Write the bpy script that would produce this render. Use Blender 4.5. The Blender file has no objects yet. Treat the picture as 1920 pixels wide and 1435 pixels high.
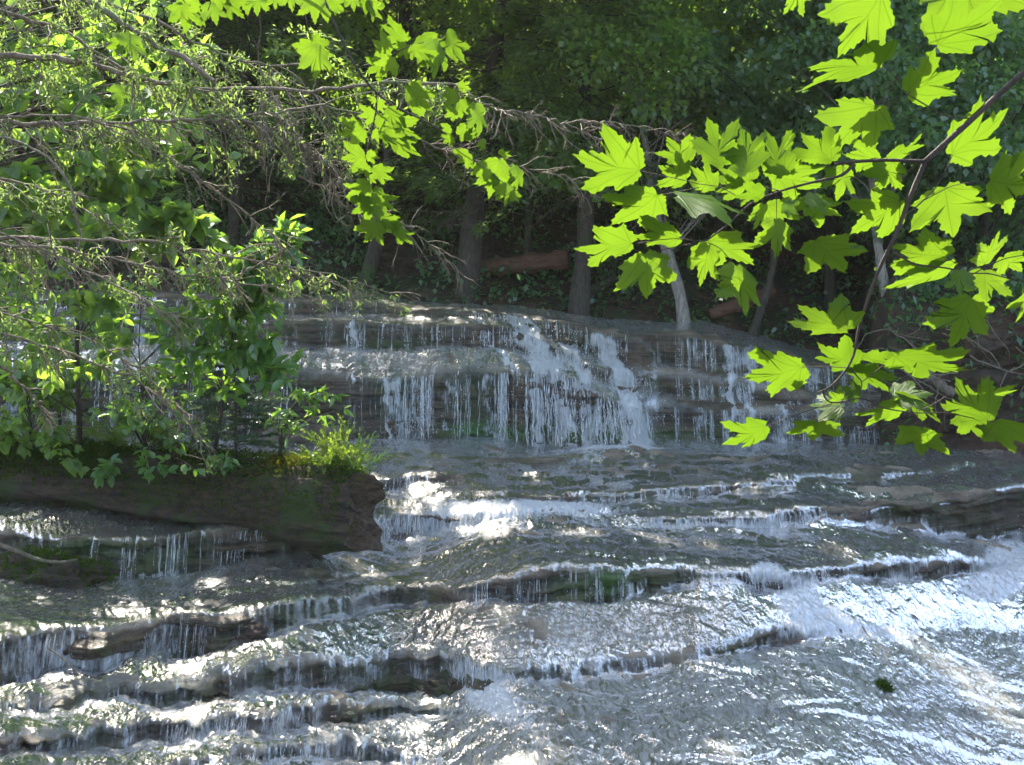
import bpy, math, random
import numpy as np
from mathutils import Vector
rng = np.random.default_rng(11)
random.seed(5)
S = bpy.context.scene
COL = S.collection

# ------------------------------------------------------------------ camera model (photo pixels <-> world)
F = 2318.0
YH = 545.0
EYE = np.array([0.0, 0.0, 3.0])
PITCH = math.atan((717.5 - YH) / F)
CP, SP = math.cos(PITCH), math.sin(PITCH)


def ray(px, py):
    a = (np.asarray(px, float) - 960.0) / F
    b = (717.5 - np.asarray(py, float)) / F
    dy = CP + b * SP
    return a / dy, (-SP + b * CP) / dy


def P(px, py, D):
    tx, tz = ray(px, py)
    return np.array([tx * D, D, 3.0 + tz * D])


def proj(p):
    """world points (n,3) -> photo pixels"""
    d = np.asarray(p) - EYE
    f = d[..., 1] * CP - d[..., 2] * SP
    u = d[..., 1] * SP + d[..., 2] * CP
    f = np.maximum(f, 0.05)
    return 960.0 + F * d[..., 0] / f, 717.5 - F * u / f


AZ, EL = math.radians(-24.0), math.radians(46.0)
SUN = np.array([math.cos(EL) * math.sin(AZ), math.cos(EL) * math.cos(AZ), math.sin(EL)])

# ------------------------------------------------------------------ noise
_perm = rng.permutation(512)
_perm = np.concatenate([_perm, _perm, _perm])
_grad = rng.normal(size=(512, 3))
_grad /= np.linalg.norm(_grad, axis=1)[:, None]


def noise3(x, y, z):
    x, y, z = np.broadcast_arrays(np.asarray(x, float), np.asarray(y, float), np.asarray(z, float))
    xi, yi, zi = np.floor(x).astype(int), np.floor(y).astype(int), np.floor(z).astype(int)
    xf, yf, zf = x - xi, y - yi, z - zi
    u, v, w = xf**3*(xf*(xf*6-15)+10), yf**3*(yf*(yf*6-15)+10), zf**3*(zf*(zf*6-15)+10)
    r = 0
    for i in (0, 1):
        for j in (0, 1):
            for k in (0, 1):
                h = _perm[_perm[_perm[(xi+i) & 511] + ((yi+j) & 511)] + ((zi+k) & 511)]
                g = _grad[h]
                d = g[..., 0]*(xf-i) + g[..., 1]*(yf-j) + g[..., 2]*(zf-k)
                r = r + d * (u if i else 1-u) * (v if j else 1-v) * (w if k else 1-w)
    return r * 1.6


def fbm(x, y, z, o=4, lac=2.03, gain=0.5):
    a, s, r = 1.0, 1.0, 0
    for i in range(o):
        r = r + a * noise3(np.asarray(x)*s + 17.3*i, np.asarray(y)*s + 5.1*i, np.asarray(z)*s + 9.7*i)
        a *= gain
        s *= lac
    return r


def sstep(a, b, x):
    t = np.clip((np.asarray(x, float) - a) / (b - a), 0, 1)
    return t*t*(3-2*t)


def gsm(a, sig, axis=0):
    n = max(1, int(sig*3))
    k = np.exp(-0.5*(np.arange(-n, n+1)/sig)**2)
    k /= k.sum()
    a = np.moveaxis(np.asarray(a, float), axis, 0)
    p = np.concatenate([np.repeat(a[:1], n, 0), a, np.repeat(a[-1:], n, 0)])
    r = sum(k[i]*p[i:i+len(a)] for i in range(2*n+1))
    return np.moveaxis(r, 0, axis)


# ------------------------------------------------------------------ mesh building
def link(o, parent=None):
    COL.objects.link(o)
    if parent is not None:
        o.parent = parent
    return o


def mesh(name, verts, faces, mat, parent=None, attrs=None, uv=None, smooth=True):
    """verts (n,3); faces (m,4) or (m,3) int array or list of such arrays"""
    me = bpy.data.meshes.new(name)
    verts = np.asarray(verts, np.float32)
    fl = faces if isinstance(faces, list) else [faces]
    fl = [np.asarray(f, np.int32) for f in fl if len(f)]
    loops = np.concatenate([f.ravel() for f in fl])
    tot = np.concatenate([np.full(len(f), f.shape[1], np.int32) for f in fl])
    start = np.concatenate([[0], np.cumsum(tot)[:-1]]).astype(np.int32)
    me.vertices.add(len(verts))
    me.vertices.foreach_set("co", verts.ravel())
    me.loops.add(len(loops))
    me.loops.foreach_set("vertex_index", loops)
    me.polygons.add(len(tot))
    me.polygons.foreach_set("loop_start", start)
    me.polygons.foreach_set("loop_total", tot)
    if smooth:
        me.polygons.foreach_set("use_smooth", np.ones(len(tot), bool))
    if uv is not None:
        l = me.uv_layers.new(name="UVMap")
        l.data.foreach_set("uv", np.asarray(uv, np.float32)[loops].ravel())
    for k, v in (attrs or {}).items():
        a = me.attributes.new(k, 'FLOAT', 'POINT')
        a.data.foreach_set("value", np.asarray(v, np.float32))
    me.update()
    me.validate()
    me.materials.append(mat)
    return link(bpy.data.objects.new(name, me), parent)


def thing(name, label, cat, loc=(0, 0, 0), group=None):
    o = bpy.data.objects.new(name, None)
    o.empty_display_size = 0.2
    o.location = [float(v) for v in loc]
    o['label'] = label
    o['category'] = cat
    if group:
        o['group'] = group
    return link(o)


def tag(o, label, cat, group=None):
    o['label'] = label
    o['category'] = cat
    if group:
        o['group'] = group
    return o


def grid_faces(nr, nc):
    i = np.arange(nr*nc).reshape(nr, nc)
    return np.stack([i[:-1, :-1], i[:-1, 1:], i[1:, 1:], i[1:, :-1]], -1).reshape(-1, 4)


class Tubes:
    def __init__(self):
        self.v, self.f, self.n = [], [], 0
        self.a = []

    def add(self, pts, rad, sides=5, cap=True, shade=None):
        pts = np.asarray(pts, float)
        n = len(pts)
        rad = np.broadcast_to(np.asarray(rad, float), (n,))
        t = np.gradient(pts, axis=0)
        t /= np.linalg.norm(t, axis=1)[:, None] + 1e-9
        ref = np.array([0.31, 0.17, 0.93]) if abs(t[0, 2]) < 0.8 else np.array([0.93, 0.3, 0.1])
        b = np.cross(t, ref)
        b /= np.linalg.norm(b, axis=1)[:, None] + 1e-9
        c = np.cross(t, b)
        an = np.linspace(0, 2*math.pi, sides, endpoint=False)
        ring = pts[:, None] + rad[:, None, None]*(np.cos(an)[None, :, None]*b[:, None] + np.sin(an)[None, :, None]*c[:, None])
        i = np.arange(n*sides).reshape(n, sides) + self.n
        j = np.roll(i, -1, 1)
        self.f.append(np.stack([i[:-1], j[:-1], j[1:], i[1:]], -1).reshape(-1, 4))
        self.v.append(ring.reshape(-1, 3))
        self.a.append(np.full(n*sides, rng.random() if shade is None else shade))
        self.n += n*sides

    def build(self, name, mat, parent=None, origin=None):
        v = np.concatenate(self.v)
        if origin is not None:
            v = v - np.asarray(origin)
        return mesh(name, v, np.concatenate(self.f), mat, parent, attrs={'rnd': np.concatenate(self.a)})


def wander(p0, d0, L, n, jit, grav=0.0):
    """a random-walk polyline"""
    p = [np.asarray(p0, float)]
    d = np.asarray(d0, float)
    d = d/np.linalg.norm(d)
    for i in range(n):
        d = d + rng.normal(size=3)*jit + np.array([0, 0, grav])
        d /= np.linalg.norm(d)
        p.append(p[-1] + d*L/n)
    return np.array(p)


def resample(pts, n):
    pts = np.asarray(pts, float)
    s = np.concatenate([[0], np.cumsum(np.linalg.norm(np.diff(pts, axis=0), axis=1))])
    t = np.linspace(0, s[-1], n)
    r = np.stack([np.interp(t, s, pts[:, k]) for k in range(pts.shape[1])], 1)
    if n > 6:
        e0, e1 = r[0].copy(), r[-1].copy()
        r = gsm(r, max(0.8, n/(len(pts)*3.0)))
        r[0], r[-1] = e0, e1
    return r


def unit(v):
    v = np.asarray(v, float)
    return v/(np.linalg.norm(v, axis=-1, keepdims=True)+1e-9)


def leaf_cards(pos, axis, normal, L, Wd, fold=0.15, shape='leaf'):
    """each leaf a folded rhomb of four points (or a six-sided blade); returns verts, faces, per-vertex random, per-leaf uv"""
    n = len(pos)
    axis = unit(axis)
    side = unit(np.cross(axis, normal))
    nor = np.cross(side, axis)
    L = np.broadcast_to(np.asarray(L, float), (n,))[:, None]
    Wd = np.broadcast_to(np.asarray(Wd, float), (n,))[:, None]
    if shape == 'leaf':
        b = pos
        l = pos + axis*L*0.42 + side*Wd*0.5 + nor*Wd*fold
        t = pos + axis*L
        r = pos + axis*L*0.42 - side*Wd*0.5 + nor*Wd*fold
        v = np.stack([b, l, t, r], 1).reshape(-1, 3)
        f = np.arange(4*n).reshape(n, 4)
        k = 4
    else:                                              # oval: base, 2 left, tip, 2 right -> two quads folded on the midrib
        b = pos
        l1 = pos + axis*L*0.28 + side*Wd*0.45 + nor*Wd*fold
        l2 = pos + axis*L*0.62 + side*Wd*0.42 + nor*Wd*fold
        t = pos + axis*L - nor*L*0.12
        r2 = pos + axis*L*0.62 - side*Wd*0.42 + nor*Wd*fold
        r1 = pos + axis*L*0.28 - side*Wd*0.45 + nor*Wd*fold
        v = np.stack([b, l1, l2, t, r2, r1], 1).reshape(-1, 3)
        i = np.arange(n)[:, None]*6
        f = np.concatenate([i+np.array([[0, 1, 2, 3]]), i+np.array([[0, 3, 4, 5]])])
        k = 6
    return v, f, np.repeat(rng.random(n), k)


# ------------------------------------------------------------------ materials
class N:
    def __init__(self, name):
        self.m = bpy.data.materials.new(name)
        self.m.use_nodes = True
        self.t = self.m.node_tree
        self.t.nodes.clear()
        self.out = self.t.nodes.new('ShaderNodeOutputMaterial')

    def new(self, typ, **kw):
        n = self.t.nodes.new(typ)
        for k, v in kw.items():
            if k.startswith('i_'):
                n.inputs[k[2:].replace('_', ' ')].default_value = v
            else:
                setattr(n, k, v)
        return n

    def set(self, sock, v):
        if hasattr(v, 'is_output') or isinstance(v, bpy.types.NodeSocket):
            self.t.links.new(v, sock)
        else:
            sock.default_value = v

    def math(self, op, a, b=0.0, c=0.0, clamp=False):
        n = self.new('ShaderNodeMath', operation=op, use_clamp=clamp)
        self.set(n.inputs[0], a)
        self.set(n.inputs[1], b)
        self.set(n.inputs[2], c)
        return n.outputs[0]

    def mapr(self, v, a, b, c=0.0, d=1.0):
        n = self.new('ShaderNodeMapRange', interpolation_type='SMOOTHSTEP')
        for i, x in enumerate((v, a, b, c, d)):
            self.set(n.inputs[i], x)
        return n.outputs[0]

    def mix(self, f, a, b):
        n = self.new('ShaderNodeMix', data_type='RGBA')
        self.set(n.inputs[0], f)
        self.set(n.inputs[6], a if not isinstance(a, tuple) else (*a, 1))
        self.set(n.inputs[7], b if not isinstance(b, tuple) else (*b, 1))
        return n.outputs[2]

    def mixs(self, f, a, b):
        n = self.new('ShaderNodeMixShader')
        self.set(n.inputs[0], f)
        self.t.links.new(a, n.inputs[1])
        self.t.links.new(b, n.inputs[2])
        return n.outputs[0]

    def attr(self, name):
        return self.new('ShaderNodeAttribute', attribute_name=name).outputs['Fac']

    def pos(self):
        return self.new('ShaderNodeNewGeometry').outputs['Position']

    def noise(self, vec, scale=1.0, detail=4.0, rough=0.55, scl=None, dist=0.0):
        if scl is not None:
            mp = self.new('ShaderNodeMapping')
            mp.inputs['Scale'].default_value = scl
            self.t.links.new(vec, mp.inputs['Vector'])
            vec = mp.outputs[0]
        n = self.new('ShaderNodeTexNoise')
        n.inputs['Scale'].default_value = scale
        n.inputs['Detail'].default_value = detail
        n.inputs['Roughness'].default_value = rough
        n.inputs['Distortion'].default_value = dist
        self.t.links.new(vec, n.inputs['Vector'])
        return n.outputs['Fac']

    def bump(self, h, strength=0.5, dist=0.02):
        n = self.new('ShaderNodeBump')
        n.inputs['Strength'].default_value = strength
        n.inputs['Distance'].default_value = dist
        self.t.links.new(h, n.inputs['Height'])
        return n.outputs[0]

    def end(self, sh):
        self.t.links.new(sh, self.out.inputs['Surface'])
        return self.m


def leaf_mat(name, c1, c2, trans, t1, t2, gloss=0.06, rough=0.35):
    """thin leaf: reflects c1..c2 and lets t1..t2 through"""
    n = N(name)
    r = n.attr('rnd')
    big = n.noise(n.pos(), 0.9, 2)
    f = n.math('ADD', n.math('MULTIPLY', r, 0.65), n.math('MULTIPLY', big, 0.35))
    d = n.new('ShaderNodeBsdfDiffuse')
    n.set(d.inputs['Color'], n.mix(f, c1, c2))
    t = n.new('ShaderNodeBsdfTranslucent')
    n.set(t.inputs['Color'], n.mix(f, t1, t2))
    g = n.new('ShaderNodeBsdfGlossy')
    g.inputs['Roughness'].default_value = rough
    g.inputs['Color'].default_value = (0.9, 0.95, 1, 1)
    return n.end(n.mixs(gloss, n.mixs(trans, d.outputs[0], t.outputs[0]), g.outputs[0]))


def bark_mat(name, c1, c2, moss=0.0, mcol=(0.035, 0.06, 0.012), scl=(9, 9, 2.2)):
    n = N(name)
    p = n.pos()
    a = n.noise(p, 3.0, 6, 0.65, scl)
    b = n.noise(p, 2.3, 4, 0.6)
    col = n.mix(n.mapr(a, 0.3, 0.72), c1, c2)
    if moss:
        col = n.mix(n.math('MULTIPLY', n.mapr(b, 0.62-moss*0.3, 0.72-moss*0.2), 0.9), col, mcol)
    s = n.new('ShaderNodeBsdfPrincipled')
    n.set(s.inputs['Base Color'], col)
    s.inputs['Roughness'].default_value = 0.85
    n.t.links.new(n.bump(a, 0.8, 0.03), s.inputs['Normal'])
    return n.end(s.outputs[0])


def rock_mat():
    n = N('wet_layered_rock')
    p = n.pos()
    a = n.noise(p, 2.2, 7, 0.62)
    lay = n.noise(p, 1.0, 6, 0.6, (1.3, 1.3, 26))
    fine = n.noise(p, 26, 6, 0.65)
    mo = n.noise(p, 1.5, 6, 0.65)
    fall = n.attr('fall')
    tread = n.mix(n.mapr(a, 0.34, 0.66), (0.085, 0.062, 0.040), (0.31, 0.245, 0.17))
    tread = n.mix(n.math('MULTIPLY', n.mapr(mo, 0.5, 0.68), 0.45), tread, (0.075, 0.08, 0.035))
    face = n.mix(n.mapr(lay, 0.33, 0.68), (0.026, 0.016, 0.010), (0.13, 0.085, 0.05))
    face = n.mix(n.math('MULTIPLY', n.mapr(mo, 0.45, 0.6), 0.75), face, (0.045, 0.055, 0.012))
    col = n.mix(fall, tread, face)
    col = n.mix(n.attr('moss'), col, n.mix(fine, (0.02, 0.07, 0.012), (0.075, 0.16, 0.02)))
    s = n.new('ShaderNodeBsdfPrincipled')
    n.set(s.inputs['Base Color'], col)
    n.set(s.inputs['Roughness'], n.mapr(fine, 0.3, 0.7, 0.28, 0.6))
    hh = n.math('ADD', n.math('MULTIPLY', fine, 0.5), n.math('ADD', lay, a))
    n.t.links.new(n.bump(hh, 1.0, 0.05), s.inputs['Normal'])
    return n.end(s.outputs[0])


def water_mat():
    n = N('running_water')
    uv = n.new('ShaderNodeUVMap').outputs[0]
    fall, foam = n.attr('fall'), n.attr('foam')
    st = n.noise(uv, 1.0, 6, 0.7, (52, 4.5, 1), 0.8)           # streaks down the flow
    br = n.noise(uv, 1.0, 7, 0.75, (20, 13, 1), 1.4)           # broken foam
    bg = n.noise(uv, 1.0, 4, 0.6, (4.5, 2.2, 1), 0.8)
    ln = n.noise(uv, 1.0, 6, 0.72, (13, 4.0, 1), 2.2)          # drawn-out flow lines on the flats
    flat = n.math('SUBTRACT', 1.0, fall)
    tex = n.math('ADD', n.math('MULTIPLY', fall, st), n.math('MULTIPLY', flat, n.math('MULTIPLY', n.math('ADD', br, ln), 0.5)))
    tex = n.math('ADD', n.math('MULTIPLY', tex, 0.72), n.math('MULTIPLY', bg, 0.28))
    th = n.math('SUBTRACT', 0.80, n.math('MULTIPLY', foam, 0.46))
    dif = n.math('SUBTRACT', tex, th)
    soft = n.mapr(dif, -0.10, 0.20, 0.0, 0.84)
    hard = n.mapr(dif, -0.06, 0.12, 0.0, 0.93)
    msk = n.math('ADD', n.math('MULTIPLY', fall, soft), n.math('MULTIPLY', flat, hard))
    msk = n.math('MAXIMUM', msk, n.math('MULTIPLY', n.math('MULTIPLY', flat, n.attr('air')), n.mapr(ln, 0.3, 0.72)))   # fine bubbles carried by the shallow flow
    rip = n.noise(uv, 1.0, 1.5, 0.5, (19, 8.5, 1), 1.6)
    rip2 = n.noise(uv, 1.0, 1, 0.5, (48, 20, 1), 0.8)
    h = n.math('ADD', n.math('MULTIPLY', rip, 1.1), n.math('MULTIPLY', rip2, 0.3))
    h = n.math('ADD', h, n.math('MULTIPLY', n.math('MULTIPLY', st, fall), 1.3))
    calm = n.noise(uv, 1.0, 3, 0.55, (1.5, 0.8, 1), 1.0)
    h = n.math('MULTIPLY', h, n.mapr(calm, 0.34, 0.66, 0.4, 1.15))
    bm = n.bump(h, 0.40, 0.026)
    gl = n.new('ShaderNodeBsdfGlossy')
    gl.inputs['Roughness'].default_value = 0.07
    gl.inputs['Color'].default_value = (1, 1, 1, 1)
    n.t.links.new(bm, gl.inputs['Normal'])
    gw = n.new('ShaderNodeBsdfGlossy')                          # the fine chop spreads part of the glare
    gw.inputs['Roughness'].default_value = 0.30
    n.t.links.new(bm, gw.inputs['Normal'])
    tr = n.new('ShaderNodeBsdfTransparent')
    tr.inputs['Color'].default_value = (0.93, 0.95, 0.94, 1)
    fr = n.new('ShaderNodeFresnel')
    fr.inputs['IOR'].default_value = 1.26
    n.t.links.new(bm, fr.inputs['Normal'])
    clear = n.mixs(n.math('MULTIPLY', fr.outputs[0], n.math('SUBTRACT', 1.0, n.math('MAXIMUM', n.math('MULTIPLY', fall, 0.6), n.attr('thin')))), tr.outputs[0], n.mixs(0.22, gl.outputs[0], gw.outputs[0]))
    df = n.new('ShaderNodeBsdfDiffuse')
    df.inputs['Color'].default_value = (0.84, 0.845, 0.83, 1)
    n.t.links.new(n.bump(n.math('ADD', tex, h), 1.0, 0.05), df.inputs['Normal'])
    tl = n.new('ShaderNodeBsdfTranslucent')
    tl.inputs['Color'].default_value = (0.75, 0.8, 0.82, 1)
    g2 = n.new('ShaderNodeBsdfGlossy')
    g2.inputs['Roughness'].default_value = 0.18
    n.t.links.new(bm, g2.inputs['Normal'])
    fo = n.mixs(0.10, n.mixs(0.25, df.outputs[0], tl.outputs[0]), g2.outputs[0])
    return n.end(n.mixs(msk, clear, fo))


def spray_mat():
    n = N('white_water')
    df = n.new('ShaderNodeBsdfDiffuse')
    df.inputs['Color'].default_value = (0.86, 0.865, 0.855, 1)
    tl = n.new('ShaderNodeBsdfTranslucent')
    tl.inputs['Color'].default_value = (0.86, 0.865, 0.855, 1)
    g = n.new('ShaderNodeBsdfGlossy')
    g.inputs['Roughness'].default_value = 0.12
    tr = n.new('ShaderNodeBsdfTransparent')
    w = n.mixs(0.18, n.mixs(0.45, df.outputs[0], tl.outputs[0]), g.outputs[0])
    return n.end(n.mixs(n.mapr(n.attr('rnd'), 0.0, 1.0, 0.25, 0.85), tr.outputs[0], w))


def soil_mat():
    n = N('bank_soil')
    p = n.pos()
    a = n.noise(p, 1.1, 7, 0.65)
    b = n.noise(p, 9, 6, 0.7)
    c = n.noise(p, 0.7, 4, 0.6)
    col = n.mix(n.mapr(b, 0.35, 0.65), (0.028, 0.017, 0.010), (0.085, 0.05, 0.028))
    col = n.mix(n.math('MULTIPLY', n.mapr(a, 0.5, 0.62), 0.8), col, (0.03, 0.045, 0.012))
    col = n.mix(n.math('MULTIPLY', n.mapr(c, 0.55, 0.62), 0.5), col, (0.10, 0.045, 0.025))
    s = n.new('ShaderNodeBsdfPrincipled')
    n.set(s.inputs['Base Color'], col)
    s.inputs['Roughness'].default_value = 0.9
    n.t.links.new(n.bump(n.math('ADD', b, a), 0.9, 0.08), s.inputs['Normal'])
    return n.end(s.outputs[0])


def maple_mat(name, c1, c2, t1, t2, trans=0.62):
    n = N(name)
    uv = n.new('ShaderNodeUVMap').outputs[0]
    sp = n.new('ShaderNodeSeparateXYZ')
    n.t.links.new(uv, sp.inputs[0])
    u, v = n.math('ABSOLUTE', sp.outputs[0]), sp.outputs[1]
    d2 = n.math('ABSOLUTE', n.math('SUBTRACT', n.math('MULTIPLY', u, 0.697), n.math('MULTIPLY', v, 0.717)))
    d3 = n.math('ABSOLUTE', n.math('SUBTRACT', n.math('MULTIPLY', u, 0.342), n.math('MULTIPLY', v, 0.94)))
    d = n.math('MINIMUM', u, n.math('MINIMUM', d2, d3))
    # side veins: thin slanted lines off the midrib
    sv = n.math('ABSOLUTE', n.math('SUBTRACT', n.math('FRACT', n.math('MULTIPLY', n.math('SUBTRACT', v, n.math('MULTIPLY', u, 0.75)), 9.0)), 0.5))
    side = n.math('MULTIPLY', n.mapr(sv, 0.0, 0.09, 1.0, 0.0), 0.35)
    vein = n.math('MAXIMUM', n.mapr(d, 0.004, 0.016, 1.0, 0.0), side)
    cell = n.noise(uv, 34, 5, 0.7)
    blot = n.noise(n.pos(), 14, 3, 0.6)
    r = n.attr('rnd')
    f = n.math('ADD', n.math('MULTIPLY', r, 0.55), n.math('ADD', n.math('MULTIPLY', blot, 0.3), n.math('MULTIPLY', cell, 0.25)), clamp=True)
    df = n.new('ShaderNodeBsdfDiffuse')
    n.set(df.inputs['Color'], n.mix(f, c1, c2))
    tl = n.new('ShaderNodeBsdfTranslucent')
    tc = n.mix(f, t1, t2)
    n.set(tl.inputs['Color'], n.mix(n.math('MULTIPLY', vein, 0.4), tc, tuple(0.45*x for x in t1)))
    g = n.new('ShaderNodeBsdfGlossy')
    g.inputs['Roughness'].default_value = 0.42
    bm = n.bump(n.math('ADD', vein, n.math('MULTIPLY', cell, 0.5)), 0.4, 0.004)
    for s in (df, g):
        n.t.links.new(bm, s.inputs['Normal'])
    return n.end(n.mixs(0.02, n.mixs(trans, df.outputs[0], tl.outputs[0]), g.outputs[0]))


M = dict(
    rock=rock_mat(), water=water_mat(), spray=spray_mat(), soil=soil_mat(),
    maple=maple_mat('maple_leaf_blade', (0.05, 0.11, 0.012), (0.08, 0.15, 0.02), (0.056, 0.118, 0.004), (0.106, 0.176, 0.009)),
    twig=bark_mat('dark_twig_bark', (0.022, 0.016, 0.012), (0.06, 0.04, 0.03)),
    dead=bark_mat('dead_twig_bark', (0.085, 0.064, 0.042), (0.21, 0.165, 0.115), 0.25, (0.10, 0.12, 0.05)),
    grey=bark_mat('grey_dead_wood', (0.16, 0.15, 0.14), (0.32, 0.30, 0.28)),
    bark=bark_mat('brown_bark', (0.024, 0.018, 0.013), (0.075, 0.056, 0.04), 0.35),
    pale=bark_mat('pale_bark', (0.14, 0.12, 0.10), (0.32, 0.28, 0.24), 0.2),
    log=bark_mat('rotten_log_wood', (0.009, 0.007, 0.005), (0.078, 0.046, 0.026), 0.45, (0.035, 0.05, 0.01), (1.1, 9, 9)),
    red_log=bark_mat('reddish_log_wood', (0.06, 0.028, 0.017), (0.16, 0.075, 0.045), 0.0, scl=(2, 9, 9)),
    sun_tinted_moss=leaf_mat('sun_tinted_moss', (0.13, 0.085, 0.012), (0.12, 0.12, 0.02), 0.35, (0.30, 0.19, 0.02), (0.26, 0.26, 0.03), 0.0),  # moss with warm sunlight put into its orange colour
    moss=leaf_mat('green_moss', (0.025, 0.05, 0.008), (0.06, 0.09, 0.015), 0.3, (0.1, 0.2, 0.02), (0.15, 0.25, 0.03), 0.0),
    hemlock=leaf_mat('hemlock_needles', (0.07, 0.115, 0.048), (0.11, 0.165, 0.065), 0.5, (0.18, 0.31, 0.05), (0.34, 0.46, 0.09), 0.012, 0.5),
    broad=leaf_mat('broad_leaves', (0.065, 0.13, 0.036), (0.11, 0.18, 0.045), 0.5, (0.24, 0.46, 0.035), (0.45, 0.64, 0.06), 0.03),
    canopy=leaf_mat('high_canopy_leaves', (0.035, 0.07, 0.03), (0.055, 0.095, 0.04), 0.35, (0.09, 0.16, 0.03), (0.16, 0.24, 0.05), 0.02),  # for the added shade trees, darkened to dull their reflection in the water
    bluegreen=leaf_mat('bluish_leaves', (0.048, 0.11, 0.046), (0.08, 0.15, 0.06), 0.45, (0.14, 0.32, 0.05), (0.27, 0.46, 0.08), 0.05),
    shrub=leaf_mat('glossy_shrub_leaves', (0.04, 0.11, 0.03), (0.08, 0.17, 0.05), 0.5, (0.22, 0.46, 0.03), (0.40, 0.62, 0.05), 0.05, 0.3),
    fern=leaf_mat('fern_fronds', (0.05, 0.11, 0.016), (0.10, 0.17, 0.025), 0.5, (0.28, 0.45, 0.03), (0.42, 0.55, 0.05), 0.04),
    needle=leaf_mat('sapling_needles', (0.022, 0.055, 0.022), (0.045, 0.085, 0.035), 0.3, (0.08, 0.16, 0.04), (0.14, 0.22, 0.05), 0.07),
    red_leaf=leaf_mat('dead_red_leaves', (0.16, 0.05, 0.02), (0.28, 0.10, 0.04), 0.4, (0.4, 0.12, 0.04), (0.5, 0.2, 0.06), 0.03),
)
# ================================================================== streambed and water
TXE = 0.47
cols = np.concatenate([-TXE - (np.linspace(1, 0, 50, endpoint=False)**1.6)*0.75, np.linspace(-TXE, TXE, 1180), TXE + (np.linspace(0, 1, 51)[1:]**1.6)*0.75])
NC = len(cols)


def curve(pts, smooth=3.0, jit=0.0, fr=40.0, seed=0.0):
    """photo curve -> downward slope t = -tz per column"""
    p = np.array(pts, float)
    tx, tz = ray(p[:, 0], p[:, 1])
    o = np.argsort(tx)
    t = gsm(np.interp(cols, tx[o], -tz[o]), smooth)
    if jit:
        t = t + jit/F*(fbm(cols*fr, seed, 3.3, 4))
    return t


def bypx(pts, sm=8.0):
    p = np.array(pts, float)
    return gsm(np.interp(cols*F+960, p[:, 0], p[:, 1]), sm)


top1 = curve([(-200, 556), (0, 558), (300, 556), (530, 562), (640, 565), (710, 568), (740, 575), (770, 581), (840, 583), (900, 585), (960, 590), (1040, 600), (1090, 612), (1130, 622), (1180, 630), (1300, 633), (1390, 652), (1450, 668), (1520, 688), (1620, 692), (1700, 690), (1920, 690)], 3)
bot1 = curve([(-200, 580), (0, 585), (300, 590), (530, 596), (640, 596), (740, 600), (840, 605), (950, 605), (1000, 622), (1060, 648), (1130, 680), (1180, 685), (1240, 690), (1400, 705), (1520, 735), (1920, 735)], 3)
top2 = curve([(-200, 588), (0, 592), (300, 596), (530, 603), (600, 602), (660, 605), (740, 611), (840, 611), (950, 611), (990, 632), (1050, 655), (1120, 690), (1180, 700), (1240, 702), (1400, 720), (1520, 745), (1920, 745)], 3)
bot2 = curve([(-200, 640), (0, 645), (300, 648), (530, 650), (600, 655), (700, 662), (800, 660), (950, 656), (1010, 678), (1080, 690), (1120, 715), (1180, 740), (1240, 745), (1400, 755), (1920, 775)], 3)
top3 = curve([(-200, 690), (0, 690), (300, 695), (560, 700), (620, 706), (720, 708), (800, 706), (950, 698), (1020, 697), (1080, 706), (1120, 735), (1180, 765), (1240, 760), (1400, 770), (1920, 785)], 3)
bot3 = curve([(-200, 815), (0, 815), (300, 818), (530, 822), (720, 820), (840, 826), (1000, 832), (1100, 834), (1180, 832), (1230, 825), (1350, 825), (1500, 828), (1700, 830), (1920, 835)], 4)
PXD = [-200, 530, 950, 1050, 1130, 1195, 1232, 1400, 1920]
S1 = bypx(list(zip(PXD, [18, 17.5, 17.3, 16.95, 16.55, 16.35, 16.75, 16.8, 17.0])), 5)
S2 = bypx(list(zip(PXD, [17.3, 16.9, 16.85, 16.5, 16.1, 15.95, 16.7, 16.76, 16.9])), 5)
S3 = bypx(list(zip(PXD, [16.6, 16.15, 16.15, 15.95, 15.6, 15.4, 16.62, 16.7, 16.8])), 5)
D1 = S1 + 0.10*fbm(cols*22, 1.1, 0, 4)
D2 = S2 + 0.10*fbm(cols*26, 2.1, 0, 4)
D3 = S3 + 0.10*fbm(cols*30, 3.1, 0, 4)
D2 = np.minimum(D2, D1-0.05)
D3 = np.minimum(D3, D2-0.05)

nodes = []          # (D, h, fall)   h = metres below the eye
riser = {}


def node(D, h, fall):
    nodes.append((D, h, np.broadcast_to(np.asarray(fall, float), (NC,))))


node(np.full(NC, 27.0), D1*top1 - 0.15, 0)
node(D1 + 0.15, D1*top1 - 0.012, 0)


def fall_step(name, Dt, tt, Db, tb, Ss, w=1.0):
    h0, h1 = Ss*tt + 0.008*fbm(cols*45, len(nodes), 0, 3), (Ss-0.1)*tb
    h1 = np.maximum(h1, h0+0.004)
    node(Dt, h0, 0.0)
    node(Dt-0.02, h0+0.01, w)
    node(Db, h1, w)
    node(Db-0.03, h1+0.003, 0.0)
    riser[name] = (Dt, h0, Db, h1)


fall_step('a', D1, top1, D1-0.10, bot1, S1)
fall_step('b', np.minimum(D2, D1-0.16), top2, np.minimum(D2, D1-0.16)-0.10, bot2, S2)
dd3 = bypx([(-200, .16), (950, .16), (1100, .30), (1190, .35), (1235, .14), (1920, .12)], 6)
fall_step('c', np.minimum(D3, D2-0.2), top3, np.minimum(D3, D2-0.2)-dd3, bot3, S3)
Dc, hc = gsm(riser['c'][2], 110)-0.03, gsm(riser['c'][3], 110)+0.003


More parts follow.
